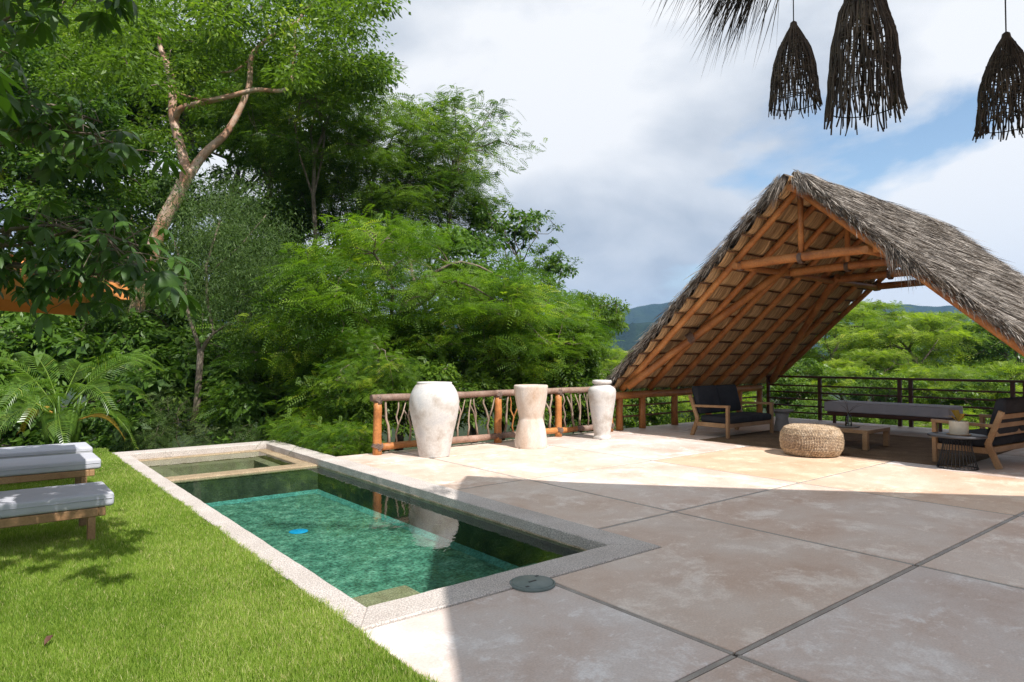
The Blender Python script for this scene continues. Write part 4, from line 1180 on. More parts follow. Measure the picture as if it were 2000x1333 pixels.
# ------------------------------------------------------------------ log railing
def wobble_path(p, q, n, amp, rng):
    p, q = Vector(p), Vector(q); out = []
    for i in range(n + 1):
        t = i / n; k = amp * (0 if i in (0, n) else 1)
        out.append(p.lerp(q, t) + Vector((rng.uniform(-k, k), rng.uniform(-k, k), rng.uniform(-k, k))))
    return out
def lashing(mb, c, r, axis, turns=5, pitch=.02):
    ax = Vector(axis).normalized(); ref = Vector((0, 0, 1)) if abs(ax.z) < .9 else Vector((1, 0, 0))
    s = ax.cross(ref).normalized(); u = ax.cross(s); path = []
    n = turns * 12
    for i in range(n + 1):
        an = 2 * PI * i / 12
        path.append(Vector(c) + ax * (pitch * (i / 12 - turns / 2)) + (s * math.cos(an) + u * math.sin(an)) * r)
    mb.tube(path, .010, 5)
RY = 10.08
def railing():
    t = thing('log_railing', 'rustic log railing with twig infill along the terrace edge behind the vases', 'railing', (5.2, RY, 0))
    rng = random.Random(31)
    posts = [5.2, 7.75, 9.33, 10.88]
    zt, zb = .93, .125
    for x in posts:
        part('post', MB().tube(wobble_path((x, RY, -.02), (x, RY, zt - .03), 6, .006, rng), [.078, .075, .073, .072, .07, .07, .068], 12, wob=.03, a=.6), M['wood'], t)
    segs = [(5.06, 8.0, .4), (7.9, 10.95, .55)]
    for x0, x1, a in ((5.08, 7.72, .35), (7.68, 11.0, .5)):
        part('top_rail', MB().tube(wobble_path((x0, RY - .01, zt + .02), (x1, RY - .01, zt + .02), 7, .008, rng), [.058, .06, .062, .058, .06, .057, .058, .055], 12, wob=.03, a=a), M['greywood'], t)
    cuts = [(5.24, 6.0, 'wood', .3), (6.0, 7.7, 'greywood', .9), (7.8, 8.65, 'greywood', .3), (8.65, 9.85, 'wood', .6), (9.85, 10.85, 'greywood', .25)]
    for x0, x1, m, a in cuts:
        part('bottom_rail', MB().tube(wobble_path((x0, RY, zb), (x1, RY, zb), 4, .008, rng), [.062, .06, .062, .06, .058], 12, wob=.03, a=a), M[m], t)
    for x in posts:
        mb = MB(); lashing(mb, (x, RY, zt - .02), .083, (.5, 0, 1), 4, .022); lashing(mb, (x, RY, zt + .0), .08, (-.6, 0, 1), 3, .022)
        part('lashing', mb, M['rope'], t)
        mb = MB(); lashing(mb, (x, RY, zb), .088, (.55, 0, 1), 4, .022); lashing(mb, (x + .02, RY, zb), .085, (-.6, 0, 1), 3, .022)
        part('lashing', mb, M['rope'], t)
    r = random.Random(8)
    x = 5.42
    while x < 10.8:
        if min(abs(x - p) for p in posts) > .14:
            lean = r.uniform(-.13, .13); a = r.choice([.25, .5, .8, .95]); wood_ = r.random() < .10
            rad = r.uniform(.016, .028)
            p0 = Vector((x, RY + r.uniform(-.015, .015), zb + .04)); p1 = Vector((x + lean, RY, zt - .02))
            mb = MB(); path = wobble_path(p0, p1, 5, .028, r)
            mb.tube(path, [rad, rad * .95, rad * .9, rad * .85, rad * .8, rad * .7], 7, a=a)
            if r.random() < .65:
                k = path[2]; e = Vector((k.x + r.choice([-1, 1]) * r.uniform(.10, .2), RY, r.uniform(.72, zt - .02)))
                mb.tube([k, k.lerp(e, .45) + Vector((.02, 0, .02)), e], [rad * .75, rad * .65, rad * .5], 6, a=a)
            part('infill_twig', mb, M['wood'] if wood_ else M['twig'], t)
        x += r.uniform(.14, .26)
    part('kerb', MB().box((4.62, 10.02, -.30), (11.0, 10.30, .004)), M['coping'], t) if False else None
railing()

# ------------------------------------------------------------------ palapa
PX0, PX1 = 11.1, 17.75
RYC, RZ, SL = 5.98, 4.80, .892       # ridge line Y, underside height at the ridge, slope
LE = 4.35                            # horizontal run to the eave
def roof_pt(x, run, side, off=0.0):
    """point on the underside: run = horizontal distance from ridge; off = distance along the outward normal"""
    n = Vector((0, side * SL, 1)).normalized()
    return Vector((x, RYC + side * run, RZ - SL * run)) + n * off
def thatch_strands(rng, n, x0, x1, side, off0, Lmin, Lmax, wmin, wmax, lift=.10):
    run = LE * np.sqrt(rng.random(n)) if False else LE * rng.random(n)
    x = rng.uniform(x0, x1, n)
    nrm = np.array([0, side * SL, 1]) / math.hypot(SL, 1); dwn = np.array([0, side, -SL]) / math.hypot(SL, 1)
    sag = (-.10 if side < 0 else -.02) * np.sin(PI * run / LE)
    P = np.stack([x, RYC + side * run, RZ - SL * run], -1) + nrm * (.145 + sag[:, None] + rng.random((n, 1)) * .055)
    D = unit(dwn + rng.normal(0, 1, (n, 3)) * np.array([.26, .09, .09]) + nrm * rng.normal(.03, lift, (n, 1)))
    U = unit(nrm + rng.normal(0, .5, (n, 3)))
    Ln = rng.uniform(Lmin, Lmax, n); W = rng.uniform(wmin, wmax, n)
    v = np.clip(rng.normal(.5, .28, n), 0, 1)
    return leaves(P, D, U, Ln, W, v, .03)
def join(ls):
    VV, FF, AA = [], [], []; o = 0
    for V, Fq, A in ls:
        VV.append(V); FF.append(Fq + o); AA.append(A); o += len(V)
    return np.concatenate(VV), np.concatenate(FF), np.concatenate(AA)
def palapa():
    t = thing('thatched_shelter', 'open A-frame shelter with orange pole rafters and a shaggy palm thatch roof', 'shelter', (PX0, 10.2, 0))
    loc = np.array([PX0, 10.2, 0.0])
    rng = random.Random(3); R = np.random.default_rng(9)
    hyp = math.hypot(1, SL)
    # thatch body: two thick sheets with a sagging, uneven outer face
    for side in (1, -1):
        nx, nr = 40, 30
        Vt, Vb = [], []
        for i in range(nr + 1):
            run = LE * i / nr
            for j in range(nx + 1):
                x = PX0 - .02 + (PX1 - PX0 + .04) * j / nx
                sag = -.10 * math.sin(PI * run / LE) if side < 0 else -.02 * math.sin(PI * run / LE)
                th = .15 + .012 * math.sin(x * 5 + run * 9) + .01 * math.sin(x * 13 - run * 17)
                Vt.append(roof_pt(x, run, side, th + sag)); Vb.append(roof_pt(x, run, side, .075 + sag * .9))
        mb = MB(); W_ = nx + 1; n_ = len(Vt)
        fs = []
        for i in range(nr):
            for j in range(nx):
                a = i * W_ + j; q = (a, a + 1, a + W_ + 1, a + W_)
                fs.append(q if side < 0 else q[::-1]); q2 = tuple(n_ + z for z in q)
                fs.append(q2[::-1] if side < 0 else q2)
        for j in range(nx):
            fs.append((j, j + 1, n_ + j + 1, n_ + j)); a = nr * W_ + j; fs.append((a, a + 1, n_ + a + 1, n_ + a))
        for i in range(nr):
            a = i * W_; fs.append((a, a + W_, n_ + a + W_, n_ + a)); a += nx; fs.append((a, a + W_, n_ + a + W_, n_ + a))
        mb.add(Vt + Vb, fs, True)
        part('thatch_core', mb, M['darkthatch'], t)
        # shaggy strands
        ls = [thatch_strands(R, 42000 if side < 0 else 12000, PX0 - .05, PX1 + .05, side, 0, .22, .6, .006, .017)]
        # strands along the front verge, hanging forward and down
        def verge(n, xf, Lr, sidew, runlo=0, runhi=LE, down=.55):
            run = R.uniform(runlo, runhi, n); nrm = np.array([0, side * SL, 1]) / hyp; dwn = np.array([0, side, -SL]) / hyp
            sagv = (-.10 if side < 0 else -.02) * np.sin(PI * run / LE)
            P = np.stack([np.full(n, xf) + R.normal(0, .05, n), RYC + side * run, RZ - SL * run], -1) + nrm * (R.uniform(.03, .2, (n, 1)) + sagv[:, None])
            D = unit(dwn * .8 + np.array([sidew, 0, -down]) * R.uniform(.2, 1, (n, 1)) + R.normal(0, .22, (n, 3)))
            return leaves(P, D, unit(R.normal(0, 1, (n, 3))), R.uniform(*Lr, n), R.uniform(.006, .015, n), np.clip(R.normal(.5, .3, n), 0, 1), .1)
        ls.append(verge(2400, PX0, (.08, .24), -.30, down=.25)); ls.append(verge(900, PX1, (.12, .3), .3))
        if side < 0:
            ls.append(verge(260, PX0 - .02, (.2, .5), -.2, 1.55, 1.95, 1.8)); ls.append(verge(160, PX0 - .04, (.15, .4), -.2, 0, .22, 1.5))
        else: ls.append(verge(160, PX0 - .04, (.2, .45), -.2, 0, .2, 1.5))
        # ragged eave
        n = 1500; x = R.uniform(PX0, PX1, n)
        P = np.stack([x, np.full(n, RYC + side * LE), np.full(n, RZ - SL * LE)], -1) + np.array([0, side * SL, 1]) / hyp * R.uniform(.04, .16, (n, 1)) - np.array([0, side, -SL]) / hyp * R.uniform(0, .3, (n, 1))
        D = unit(np.array([0, side, -SL]) + R.normal(0, .22, (n, 3)) + np.array([0, 0, -.35]))
        ls.append(leaves(P, D, unit(R.normal(0, 1, (n, 3))), R.uniform(.2, .55, n), R.uniform(.010, .024, n), np.clip(R.normal(.45, .3, n), 0, 1), .05))
        V, Fq, A = join(ls)
        link('thatch', np_mesh('thatch', V - loc, Fq, M['thatch'], A), t, kind='stuff')
        # underside: rows of folded palm mats between the sticks
        rows = 14
        for k in range(rows):
            r0, r1 = LE * k / rows, LE * (k + 1) / rows
            nxm = 190; prof = [(-.06, .05), (.12, .012), (.35, -.020), (.62, -.042), (.85, -.040), (1.0, -.012), (1.08, .025)]
            vs = []; cols = []
            for j in range(nxm + 1):
                x = PX0 + .03 + (PX1 - PX0 - .06) * j / nxm
                bay = .022 * math.cos(2 * PI * (x - PX0 - .3) / .93) + .010 * math.sin(x * 7.3 + k)
                rib = (.007 if j % 2 else -.007) * R.uniform(.3, 1.4)
                jit = R.normal(0, .012)
                for (u, z) in prof:
                    vs.append(roof_pt(x + jit * u * .5, r0 + (r1 - r0) * (u + jit * (u > .9)), side, z - bay * max(0, math.sin(PI * min(max(u, 0), 1))) + rib))
                cols.append(float(np.clip(R.normal(.5, .28), 0, 1)))
            fs = []; m = len(prof)
            for j in range(nxm):
                for q in range(m - 1):
                    f = (j * m + q, (j + 1) * m + q, (j + 1) * m + q + 1, j * m + q + 1)
                    fs.append(f if side > 0 else f[::-1])
            mb = MB(); mb.add(vs, fs, False); mb.a = [c for c in cols for _ in range(m)]
            part('thatch_mat', mb, M['mat'], t)
            if k:
                p = [roof_pt(x, r0, side, -.045 + .008 * math.sin(x * 3 + k)) for x in np.linspace(PX0 - .04, PX1, 12)]
                part('batten', MB().tube(p, .019, 7, wob=.08, a=rng.random()), M['darkpole'], t)
        # rafters
        for i in range(8):
            x = PX0 + .28 + i * .90
            p = [roof_pt(x + rng.uniform(-.015, .015) + (.03 * math.sin(i * 3 + s)), s, side, -.125) for s in np.linspace(.05, LE - .1, 9)]
            part('rafter', MB().tube(p, [.058, .06, .062, .064, .066, .068, .07, .07, .072], 12, wob=.03, a=rng.uniform(.4, .75)), M['wood'], t)
        # long plate at collar height
        p = [(x, RYC + side * 1.20, 3.40 + .01 * math.sin(x * 2)) for x in np.linspace(PX0 + .15, PX1 - .05, 9)]
        part('purlin', MB().tube(p, .062, 12, wob=.03, a=.3), M['wood'], t)
    part('ridge_pole', MB().tube([(x, RYC, RZ - .16) for x in np.linspace(PX0 + .02, PX1, 8)], .06, 12, wob=.03, a=.4), M['wood'], t)
    for i, x in enumerate((PX0 + .38, 13.3, 15.3, PX1 - .2)):
        part('collar_beam', MB().tube([(x, y, 3.42 + .02 * math.cos((y - RYC))) for y in np.linspace(RYC + 1.42, RYC - 1.42, 8)], [.085, .086, .084, .083, .08, .078, .075, .072], 14, wob=.03, a=.6 - .1 * i), M['wood'], t)
        part('king_post', MB().tube([(x, RYC - .01, 3.46), (x + .01, RYC, 4.0), (x, RYC, RZ - .2)], .052, 10, wob=.03, a=.55 - .1 * i), M['wood'], t)
        mb = MB(); lashing(mb, (x, RYC + 1.22, 3.42), .10, (0, 1, 0), 5, .02); part('lashing', mb, M['rope'], t)
        mb = MB(); lashing(mb, (x, RYC, 3.42), .094, (0, 1, 0), 4, .02); part('lashing', mb, M['rope'], t)
    def brace(p, q, r):
        part('brace', MB().tube(wobble_path(p, q, 7, .015, rng), r, 12, wob=.03, a=.45), M['wood'], t)
    n_ = Vector((0, SL, 1)).normalized()
    brace(roof_pt(11.2, 4.05, 1, -.27), roof_pt(12.95, 1.25, 1, -.27), .085)
    brace(roof_pt(17.2, 4.05, 1, -.27), roof_pt(15.2, 1.25, 1, -.27), .08)
    mb = MB(); c = roof_pt(11.2, 4.05, 1, -.24).lerp(roof_pt(12.95, 1.25, 1, -.24), .42); lashing(mb, c, .115, (1.75, -2.8, 2.5), 7, .022); part('lashing', mb, M['rope'], t)
    # sill logs and posts that carry the low eaves
    for side, ys in ((1, 10.1), (-1, RYC - (10.1 - RYC))):
        part('sill_log', MB().tube(wobble_path((PX0 - .1, ys, .78), (17.05, ys, .80), 8, .01, rng), .085, 12, wob=.03, a=.2), M['wood'], t)
        for i, x in enumerate((11.22, 12.0, 13.2, 14.6, 16.0, 17.0)):
            part('post', MB().tube([(x, ys, -.02), (x, ys + .01, .35), (x, ys, .74)], [.085, .08, .08], 12, wob=.03, a=.45), M['wood'], t)
        for z in (.30, .54):
            part('lower_rail', MB().tube(wobble_path((PX0, ys + side * .03, z), (17.0, ys + side * .03, z), 6, .008, rng), .022, 8, a=.2), M['darkpole'], t)
palapa()

# ------------------------------------------------------------------ dark metal fence
def fence():
    X = 17.12
    t = thing('metal_fence', 'dark rust-brown metal fence with horizontal bars at the far terrace edge', 'fence', (X, 9.9, 0))
    y0, y1 = 9.95, -6.2
    part('top_rail', MB().box((X - .05, y1, 1.10), (X + .05, y0, 1.155), .006), M['steel'], t)
    for k in range(5):
        z = .14 + .18 * k + .01
        part('bar', MB().box((X - .018, y1, z), (X + .018, y0, z + .042), .004), M['steel'], t)
    for y in (9.9, 8.45, 6.52, 6.28, 4.3, 4.08, 2.0, -.1, -2.2, -4.2, -6.1):
        part('post', MB().box((X - .038, y - .04, -.02), (X + .038, y + .04, 1.10), .005), M['steel'], t)
fence()

# ------------------------------------------------------------------ vases
def vase(name, label, px, py, doff, prof, mat, ny=.006):
    g = ground(px, py); f = Vector((g.x, g.y, 0)).normalized(); c = Vector((g.x, g.y, 0)) + f * doff
    t = thing(name, label, 'vase', c)
    part('body', MB().lathe(prof, c, 56, wob=ny, cap=False), M[mat], t)
    return t
def build_vases():
    s = 10.85 / 1290
    def spline(pts, n=5):
        out = []
        for i in range(len(pts) - 1):
            p0 = pts[max(i - 1, 0)]; p1 = pts[i]; p2 = pts[i + 1]; p3 = pts[min(i + 2, len(pts) - 1)]
            for k in range(n):
                q = k / n
                out.append(tuple(.5 * (2 * p1[a] + (p2[a] - p0[a]) * q + (2 * p0[a] - 5 * p1[a] + 4 * p2[a] - p3[a]) * q * q + (3 * p1[a] - p0[a] - 3 * p2[a] + p3[a]) * q ** 3) for a in (0, 1)))
        out.append(pts[-1]); return out
    t = vase('clay_vase', 'largest chalky white vase with wide shoulders beside the pool', 848, 895, .25,
         [(.02, 0.0)] + spline([(30 * s, .0), (32 * s, 12 * s), (38 * s, 45 * s), (45 * s, 75 * s), (48.5 * s, 100 * s), (46.5 * s, 120 * s), (39 * s, 136 * s), (34 * s, 141 * s)]) + [(34 * s, 141 * s), (34.5 * s, 143 * s), (34 * s, 145 * s), (31 * s, 145 * s), (30 * s, 140 * s), (36 * s, 120 * s)], 'vase')
    c = t.location
    s = 12.0 / 1290
    vase('flared_stand', 'hourglass-shaped whitewashed stand between the two vases', 1037, 878, .28,
         [(.02, 0.0)] + spline([(31 * s, .0), (31.5 * s, 8 * s), (29 * s, 32 * s), (24.5 * s, 52 * s), (23.3 * s, 58 * s), (26 * s, 70 * s), (31 * s, 96 * s), (33.5 * s, 116 * s)]) + [(33.6 * s, 120 * s), (32 * s, 121.5 * s), (27 * s, 121 * s), (22 * s, 100 * s)], 'vasewarm')
    s = 13.4 / 1290
    vase('slim_vase', 'slimmest white urn with a rimmed neck beside the thatched roof', 1176, 859, .16,
         [(.02, 0.0)] + spline([(17.5 * s, 0), (17.5 * s, 4 * s), (15.5 * s, 8 * s), (17 * s, 18 * s), (21 * s, 45 * s), (25 * s, 72 * s), (26.8 * s, 88 * s), (25 * s, 97 * s), (17 * s, 103 * s), (15 * s, 105.5 * s)]) + [(18.5 * s, 107 * s), (19 * s, 110 * s), (18 * s, 113 * s), (15 * s, 113.5 * s), (13 * s, 108 * s), (15 * s, 95 * s)], 'vase')
build_vases()

# ------------------------------------------------------------------ cushions
def cushion_mb(lo, hi, r, puff=.02, nx=10, ny=8):
    """box cushion with rounded edges and a soft top (local coordinates)"""
    mb = MB(); x0, y0, z0 = lo; x1, y1, z1 = hi
    def layer(i, z):
        pts = []; n = 4
        X0, X1, Y0, Y1 = x0 + i, x1 - i, y0 + i, y1 - i; c = r
        for (cx, cy_, a0) in ((X1 - c, Y1 - c, 0), (X0 + c, Y1 - c, PI / 2), (X0 + c, Y0 + c, PI), (X1 - c, Y0 + c, 1.5 * PI)):
            for k in range(n + 1):
                a = a0 + PI / 2 * k / n; pts.append((cx + c * math.cos(a), cy_ + c * math.sin(a), z))
        return pts
    L_ = []
    for k in range(5):
        a = PI / 2 * k / 4; L_.append(layer(r * (1 - math.sin(a)), z0 + r * (1 - math.cos(a))))
    for k in range(5):
        a = PI / 2 * k / 4; L_.append(layer(r * (1 - math.cos(a)), z1 - r * (1 - math.sin(a))))
    L_.append(layer(r + (min(x1 - x0, y1 - y0)) * .18, z1 + puff))
    n = len(L_[0]); vs = [p for l in L_ for p in l]; fs = [tuple(range(n - 1, -1, -1)), tuple(range((len(L_) - 1) * n, len(L_) * n))]
    for k in range(len(L_) - 1):
        for j in range(n): fs.append((k * n + j, k * n + (j + 1) % n, (k + 1) * n + (j + 1) % n, (k + 1) * n + j))
    mb.add(vs, fs, True); return mb

# ------------------------------------------------------------------ sun loungers
def lounger_mb(t):
    L, Wd = 2.0, .68                       # local: foot end at x = 0, head at -L, y from 0 to Wd
    fz = .30
    for y in (.03, Wd - .03):
        part('side_rail', MB().box((-L, y - .03, fz - .075), (-.10, y + .03, fz), .006), M['teak'], t, local=True)
    part('end_rail', MB().box((-.10, 0.0, fz - .075), (-.045, Wd, fz), .006), M['teak'], t, local=True)
    for k in range(9):
        x = -.25 - k * .21
        part('slat', MB().box((x - .04, .061, fz - .03), (x + .04, Wd - .061, fz - .008), .003), M['teak'], t, local=True)
    for x in (-.15, -L + .15):
        for y in (.035, Wd - .035):
            part('leg', MB().box((x - .03, y - .034, 0), (x + .03, y + .034, fz - .076), .005), M['teak'], t, local=True)
    c = part('mattress', cushion_mb((-L, .0, fz + .002), (.02, Wd + .01, fz + .125), .028, .0), M['fabric'], t, local=True)
    s = MB(); s.tube([(-L + .05, -.003, fz + .075), (-.0, -.003, fz + .075), (.022, .04, fz + .075), (.022, Wd - .03, fz + .075), (-.0, Wd + .012, fz + .075)], .004, 5)
    part('piping', s, M['fabric'], c, local=True)
def loungers():
    labs = ['nearest grey sun lounger with dappled light on its foot end',
            'middle grey sun lounger, in front of the furthest one', 'furthest grey sun lounger, closest to the palm']
    t = thing('sun_lounger', labs[0], 'sun lounger', (.93, 6.85, -.01), 0, 'sun loungers on the lawn')
    lounger_mb(t)
    for k, (x, y) in enumerate(((1.12, 9.25), (1.18, 10.55))):
        c = dup(t); c.location = (x, y, -.01); c['label'] = labs[k + 1]
loungers()

# ------------------------------------------------------------------ parasol
def parasol():
    x0, x1, y0, y1, z = -2.2, 1.0, 6.6, 9.5, 2.25
    cx, cy_ = (x0 + x1) / 2, (y0 + y1) / 2
    t = thing('parasol', 'orange canvas parasol half hidden by the near leaves', 'parasol', (cx, cy_, 0))
    mb = MB(); n = 8
    cor = [(x0, y0), (x1, y0), (x1, y1), (x0, y1)]
    top = (cx, cy_, 2.88)
    for i in range(4):
        a, b = cor[i], cor[(i + 1) % 4]
        vs = []; fs = []
        for k in range(n + 1):
            for j in range(n + 1):
                s = k / n; u = j / n
                ex = a[0] + (b[0] - a[0]) * u; ey = a[1] + (b[1] - a[1]) * u
                sag = .07 * math.sin(PI * u) * s
                vs.append((cx + (ex - cx) * s * (1 - .03 * math.sin(PI * u)), cy_ + (ey - cy_) * s * (1 - .03 * math.sin(PI * u)), top[2] + (z - top[2]) * s - .06 * math.sin(PI * s) + sag * .6))
        for k in range(n):
            for j in range(n):
                q = k * (n + 1) + j; fs.append((q, q + 1, q + n + 2, q + n + 1))
        mb.add(vs, fs, True)
        o = len(mb.v)
        # valance
        e = [(cx + (a[0] + (b[0] - a[0]) * j / n - cx) * (1 - .03 * math.sin(PI * j / n)), cy_ + (a[1] + (b[1] - a[1]) * j / n - cy_) * (1 - .03 * math.sin(PI * j / n)), z + .042 * math.sin(PI * j / n)) for j in range(n + 1)]
        vs = e + [(p[0], p[1], p[2] - .13) for p in e]
        mb.add(vs, [(j, j + 1, n + 2 + j, n + 1 + j) for j in range(n)], True)
    part('canopy', mb, M['orange'], t)
    part('pole', MB().tube([(cx, cy_, 0), (cx, cy_, 2.96)], .028, 10), M['teak'], t)
    for c in cor:
        part('rib', MB().tube([(cx, cy_, 2.80), (c[0] * .98 + cx * .02, c[1] * .98 + cy_ * .02, z - .0)], .012, 6), M['teak'], t)
    part('base', MB().lathe([(.30, 0), (.30, .06), (.06, .09), (.05, .3)], (cx, cy_, 0), 24), M['concrete'], t)
parasol()

# ------------------------------------------------------------------ terrace furniture
def loveseat_parts(t):
    # local: x along the width 0..W, back at +y, front at y = 0, seat faces -y
    W, Dp = 1.72, .86
    m = M['teak']
    for x in (.035, W - .035):
        part('front_leg', MB().beam((x, .04, 0), (x, .04, .615), .065, .075), m, t, local=True)
        part('rear_leg', MB().beam((x, Dp + .04, 0), (x, Dp - .10, .34), .06, .085, up=(0, 1, 0)), m, t, local=True)
        part('back_post', MB().beam((x, Dp - .11, .33), (x, Dp + .08, .84), .06, .075, up=(0, 1, 0)), m, t, local=True)
        part('armrest', MB().beam((x, .0, .64), (x, Dp - .01, .62), .075, .05), m, t, local=True)
        part('side_rail', MB().beam((x, .08, .25), (x, Dp - .10, .25), .045, .09), m, t, local=True)
    part('front_rail', MB().beam((.068, .05, .25), (W - .068, .05, .25), .05, .09), m, t, local=True)
    part('back_rail', MB().beam((.068, Dp - .12, .25), (W - .068, Dp - .12, .25), .05, .09), m, t, local=True)
    for k in range(3):
        y, z = Dp - .02 + .045 * k, .50 + .13 * k
        part('back_slat', MB().beam((.066, y, z), (W - .066, y, z), .025, .07), m, t, local=True)
    part('seat_cushion', cushion_mb((.08, .0, .285), (W - .08, Dp - .13, .43), .045, .015), M['darkfabric'], t, local=True)
    for k in range(2):
        w = (W - .2) / 2; x0 = .09 + k * (w + .01)
        c = cushion_mb((x0, 0, 0), (x0 + w, .60, .17), .06, .03)
        # tilt the cushion upright
        a = math.radians(76); ca, sa = math.cos(a), math.sin(a)
        c.v = [(p[0], Dp - .17 + p[1] * ca - (p[2] - .17) * sa * .9, .44 + p[1] * sa + p[2] * ca * .3) for p in c.v]
        part('back_cushion', c, M['darkfabric'], t, local=True)
def furniture():
    a = thing('loveseat', 'teak loveseat with black cushions under the low side of the thatch', 'sofa', (11.68, 7.62, .001), 0, 'teak loveseats')
    loveseat_parts(a)
    b = dup(a); b['label'] = 'teak loveseat with black cushions cut off at the right edge, behind the wire table'
    b.location = (13.30, 3.80, .001); b.rotation_euler = (0, 0, PI - .10)
    # throw cushion on the first one
    # daybed
    t = thing('daybed_bench', 'long low bench with a thick slate-grey pad along the metal fence', 'bench', (16.0, 5.05, .0))
    L = 2.5; q = 5.05
    part('frame', MB().box((15.62, q, .30), (16.38, q + L, .37), .008), M['steel'], t)
    for x in (15.68, 16.32):
        for y in (q + .15, q + L - .15):
            part('leg', MB().box((x - .03, y - .03, 0), (x + .03, y + .03, .299), .004), M['steel'], t)
    part('pad', cushion_mb((15.58, q - .05, .372), (16.42, q + .05 + L, .60), .03, .004), M['benchfabric'], t)
    # coffee table
    X0, X1, Y0, Y1 = 12.05, 13.0, 5.12, 6.15
    t = thing('coffee_table', 'low square teak coffee table behind the woven pouf', 'table', ((X0 + X1) / 2, (Y0 + Y1) / 2, .009))
    n = 7
    for k in range(n):
        x = X0 + .055 + (X1 - X0 - .11) * k / n; w = (X1 - X0 - .11) / n
        part('plank', MB().box((x + .002, Y0 + .056, .325), (x + w - .002, Y1 - .056, .352), .002), M['teak'], t)
    for (lo, hi) in (((X0, Y0, .29), (X1, Y0 + .054, .355)), ((X0, Y1 - .054, .29), (X1, Y1, .355)), ((X0, Y0 + .055, .29), (X0 + .054, Y1 - .055, .355)), ((X1 - .054, Y0 + .055, .29), (X1, Y1 - .055, .355))):
        part('apron', MB().box(lo, hi, .004), M['teak'], t)
    for x in (X0 + .05, X1 - .05):
        for y in (Y0 + .05, Y1 - .05):
            part('leg', MB().box((x - .043, y - .043, .009), (x + .043, y + .043, .289), .006), M['teak'], t)
    # tray and bottle on it
    p = Vector((12.45, 5.62, .3555))
    tr = tag(link('tray', MB().lathe([(.17, 0), (.185, .008), (.185, .018), (.175, .020), (.165, .012), (.02, .011)], (0, 0, 0), 32).mesh('tray', M['concrete'])), 'round grey tray under the glass bottle on the coffee table', 'tray')
    tr.location = p
    b = thing('bottle_vase', 'clear glass bottle holding thin dry stems on the coffee table', 'vase', p + Vector((0, 0, .0125)))
    part('glass', MB().lathe([(.052, 0), (.056, .01), (.056, .15), (.05, .18), (.026, .215), (.024, .25), (.027, .255)], b.location, 24, cap=False), M['glass'], b)
    r = random.Random(4)
    for k in range(5):
        an = r.uniform(0, 6.28); e = b.location + Vector((math.cos(an) * r.uniform(.08, .26), math.sin(an) * r.uniform(.08, .26), r.uniform(.36, .52)))
        part('stem', MB().tube([b.location + Vector((0, 0, .02)), b.location + Vector((.005, 0, .25)), (b.location + Vector((0, 0, .25))).lerp(e, .5) + Vector((0, 0, .03)), e], [.004, .004, .003, .002], 5), M['lampreed'], b)
    # woven pouf: coiled reeds with upright wraps
    g = Vector((10.87, 5.52, .0))
    t = thing('woven_pouf', 'round pale woven reed pouf at the edge of the shade', 'pouf', g)
    mb = MB(); prof = [(.30, 0), (.42, .03), (.475, .12), (.49, .24), (.475, .36), (.42, .45), (.33, .485), (.15, .49), (.02, .492)]
    mb.lathe([(r_ - .012, z) for r_, z in prof], g, 48); part('core', mb, M['rope'], t)
    P = []
    for i in range(len(prof) - 1):
        for k in range(5):
            q = k / 5; P.append((prof[i][0] + (prof[i + 1][0] - prof[i][0]) * q, prof[i][1] + (prof[i + 1][1] - prof[i][1]) * q))
    V, Fq, A = [], [], []
    RR = np.random.default_rng(2); nn = 130
    Vs, Fs, As = [], [], []
    for row, (r_, z) in enumerate(P[1:]):
        n_ = max(12, int(nn * r_ / .49))
        an = (np.arange(n_) + .5 * (row % 2)) * 2 * PI / n_
        c = np.stack([g.x + np.cos(an) * r_, g.y + np.sin(an) * r_, np.full(n_, z)], -1)
        # each stitch a small upright bead
        i2 = min(row + 2, len(P) - 1); tz = Vector((P[i2][0] - P[row][0], 0, P[i2][1] - P[row][1])); tz.normalize()
        T = np.stack([np.cos(an) * tz.x, np.sin(an) * tz.x, np.full(n_, tz.z)], -1)
        O = np.stack([np.cos(an) * tz.z, np.sin(an) * tz.z, np.full(n_, -tz.x)], -1)
        Sd = np.stack([-np.sin(an), np.cos(an), np.zeros(n_)], -1)
        L_ = .0135; w_ = PI * r_ / n_ * .95; h_ = .011
        ring = [c - T * L_, c + Sd * w_ + O * h_ * .3, c + O * h_ * 1.2, c - Sd * w_ + O * h_ * .3, c + T * L_]
        base = len(V)
        Vr = np.stack(ring, 1) + RR.normal(0, .0015, (n_, 5, 3))
        Vs.append(Vr.reshape(-1, 3)); As.append(np.repeat(RR.uniform(.1, .9, n_), 5))
    Vs = np.concatenate(Vs); As = np.concatenate(As); k = np.arange(0, len(Vs), 5)[:, None]
    Fs = np.concatenate([k + np.array([[0, 1, 2]]), k + np.array([[0, 2, 3]]), k + np.array([[2, 1, 4]]), k + np.array([[3, 2, 4]])])
    link('weave', np_mesh('weave', Vs - np.array(tuple(g)), Fs, M['wicker'], As), t, kind='stuff')
    # wire side table
    c = Vector((11.2, 3.50, .0)); 
    t = thing('wire_table', 'round dark side table on a flared black wire base', 'table', c)
    part('top', MB().lathe([(.36, .462), (.37, .468), (.37, .486), (.36, .492), (.02, .492)], c, 44), M['slate'], t)
    part('base_ring', MB().ring(c + Vector((0, 0, .012)), .255, .009, 40), M['black'], t)
    part('top_ring', MB().ring(c + Vector((0, 0, .452)), .165, .009, 32), M['black'], t)
    part('hoop', MB().ring(c + Vector((0, 0, .23)), .195, .005, 32), M['black'], t)
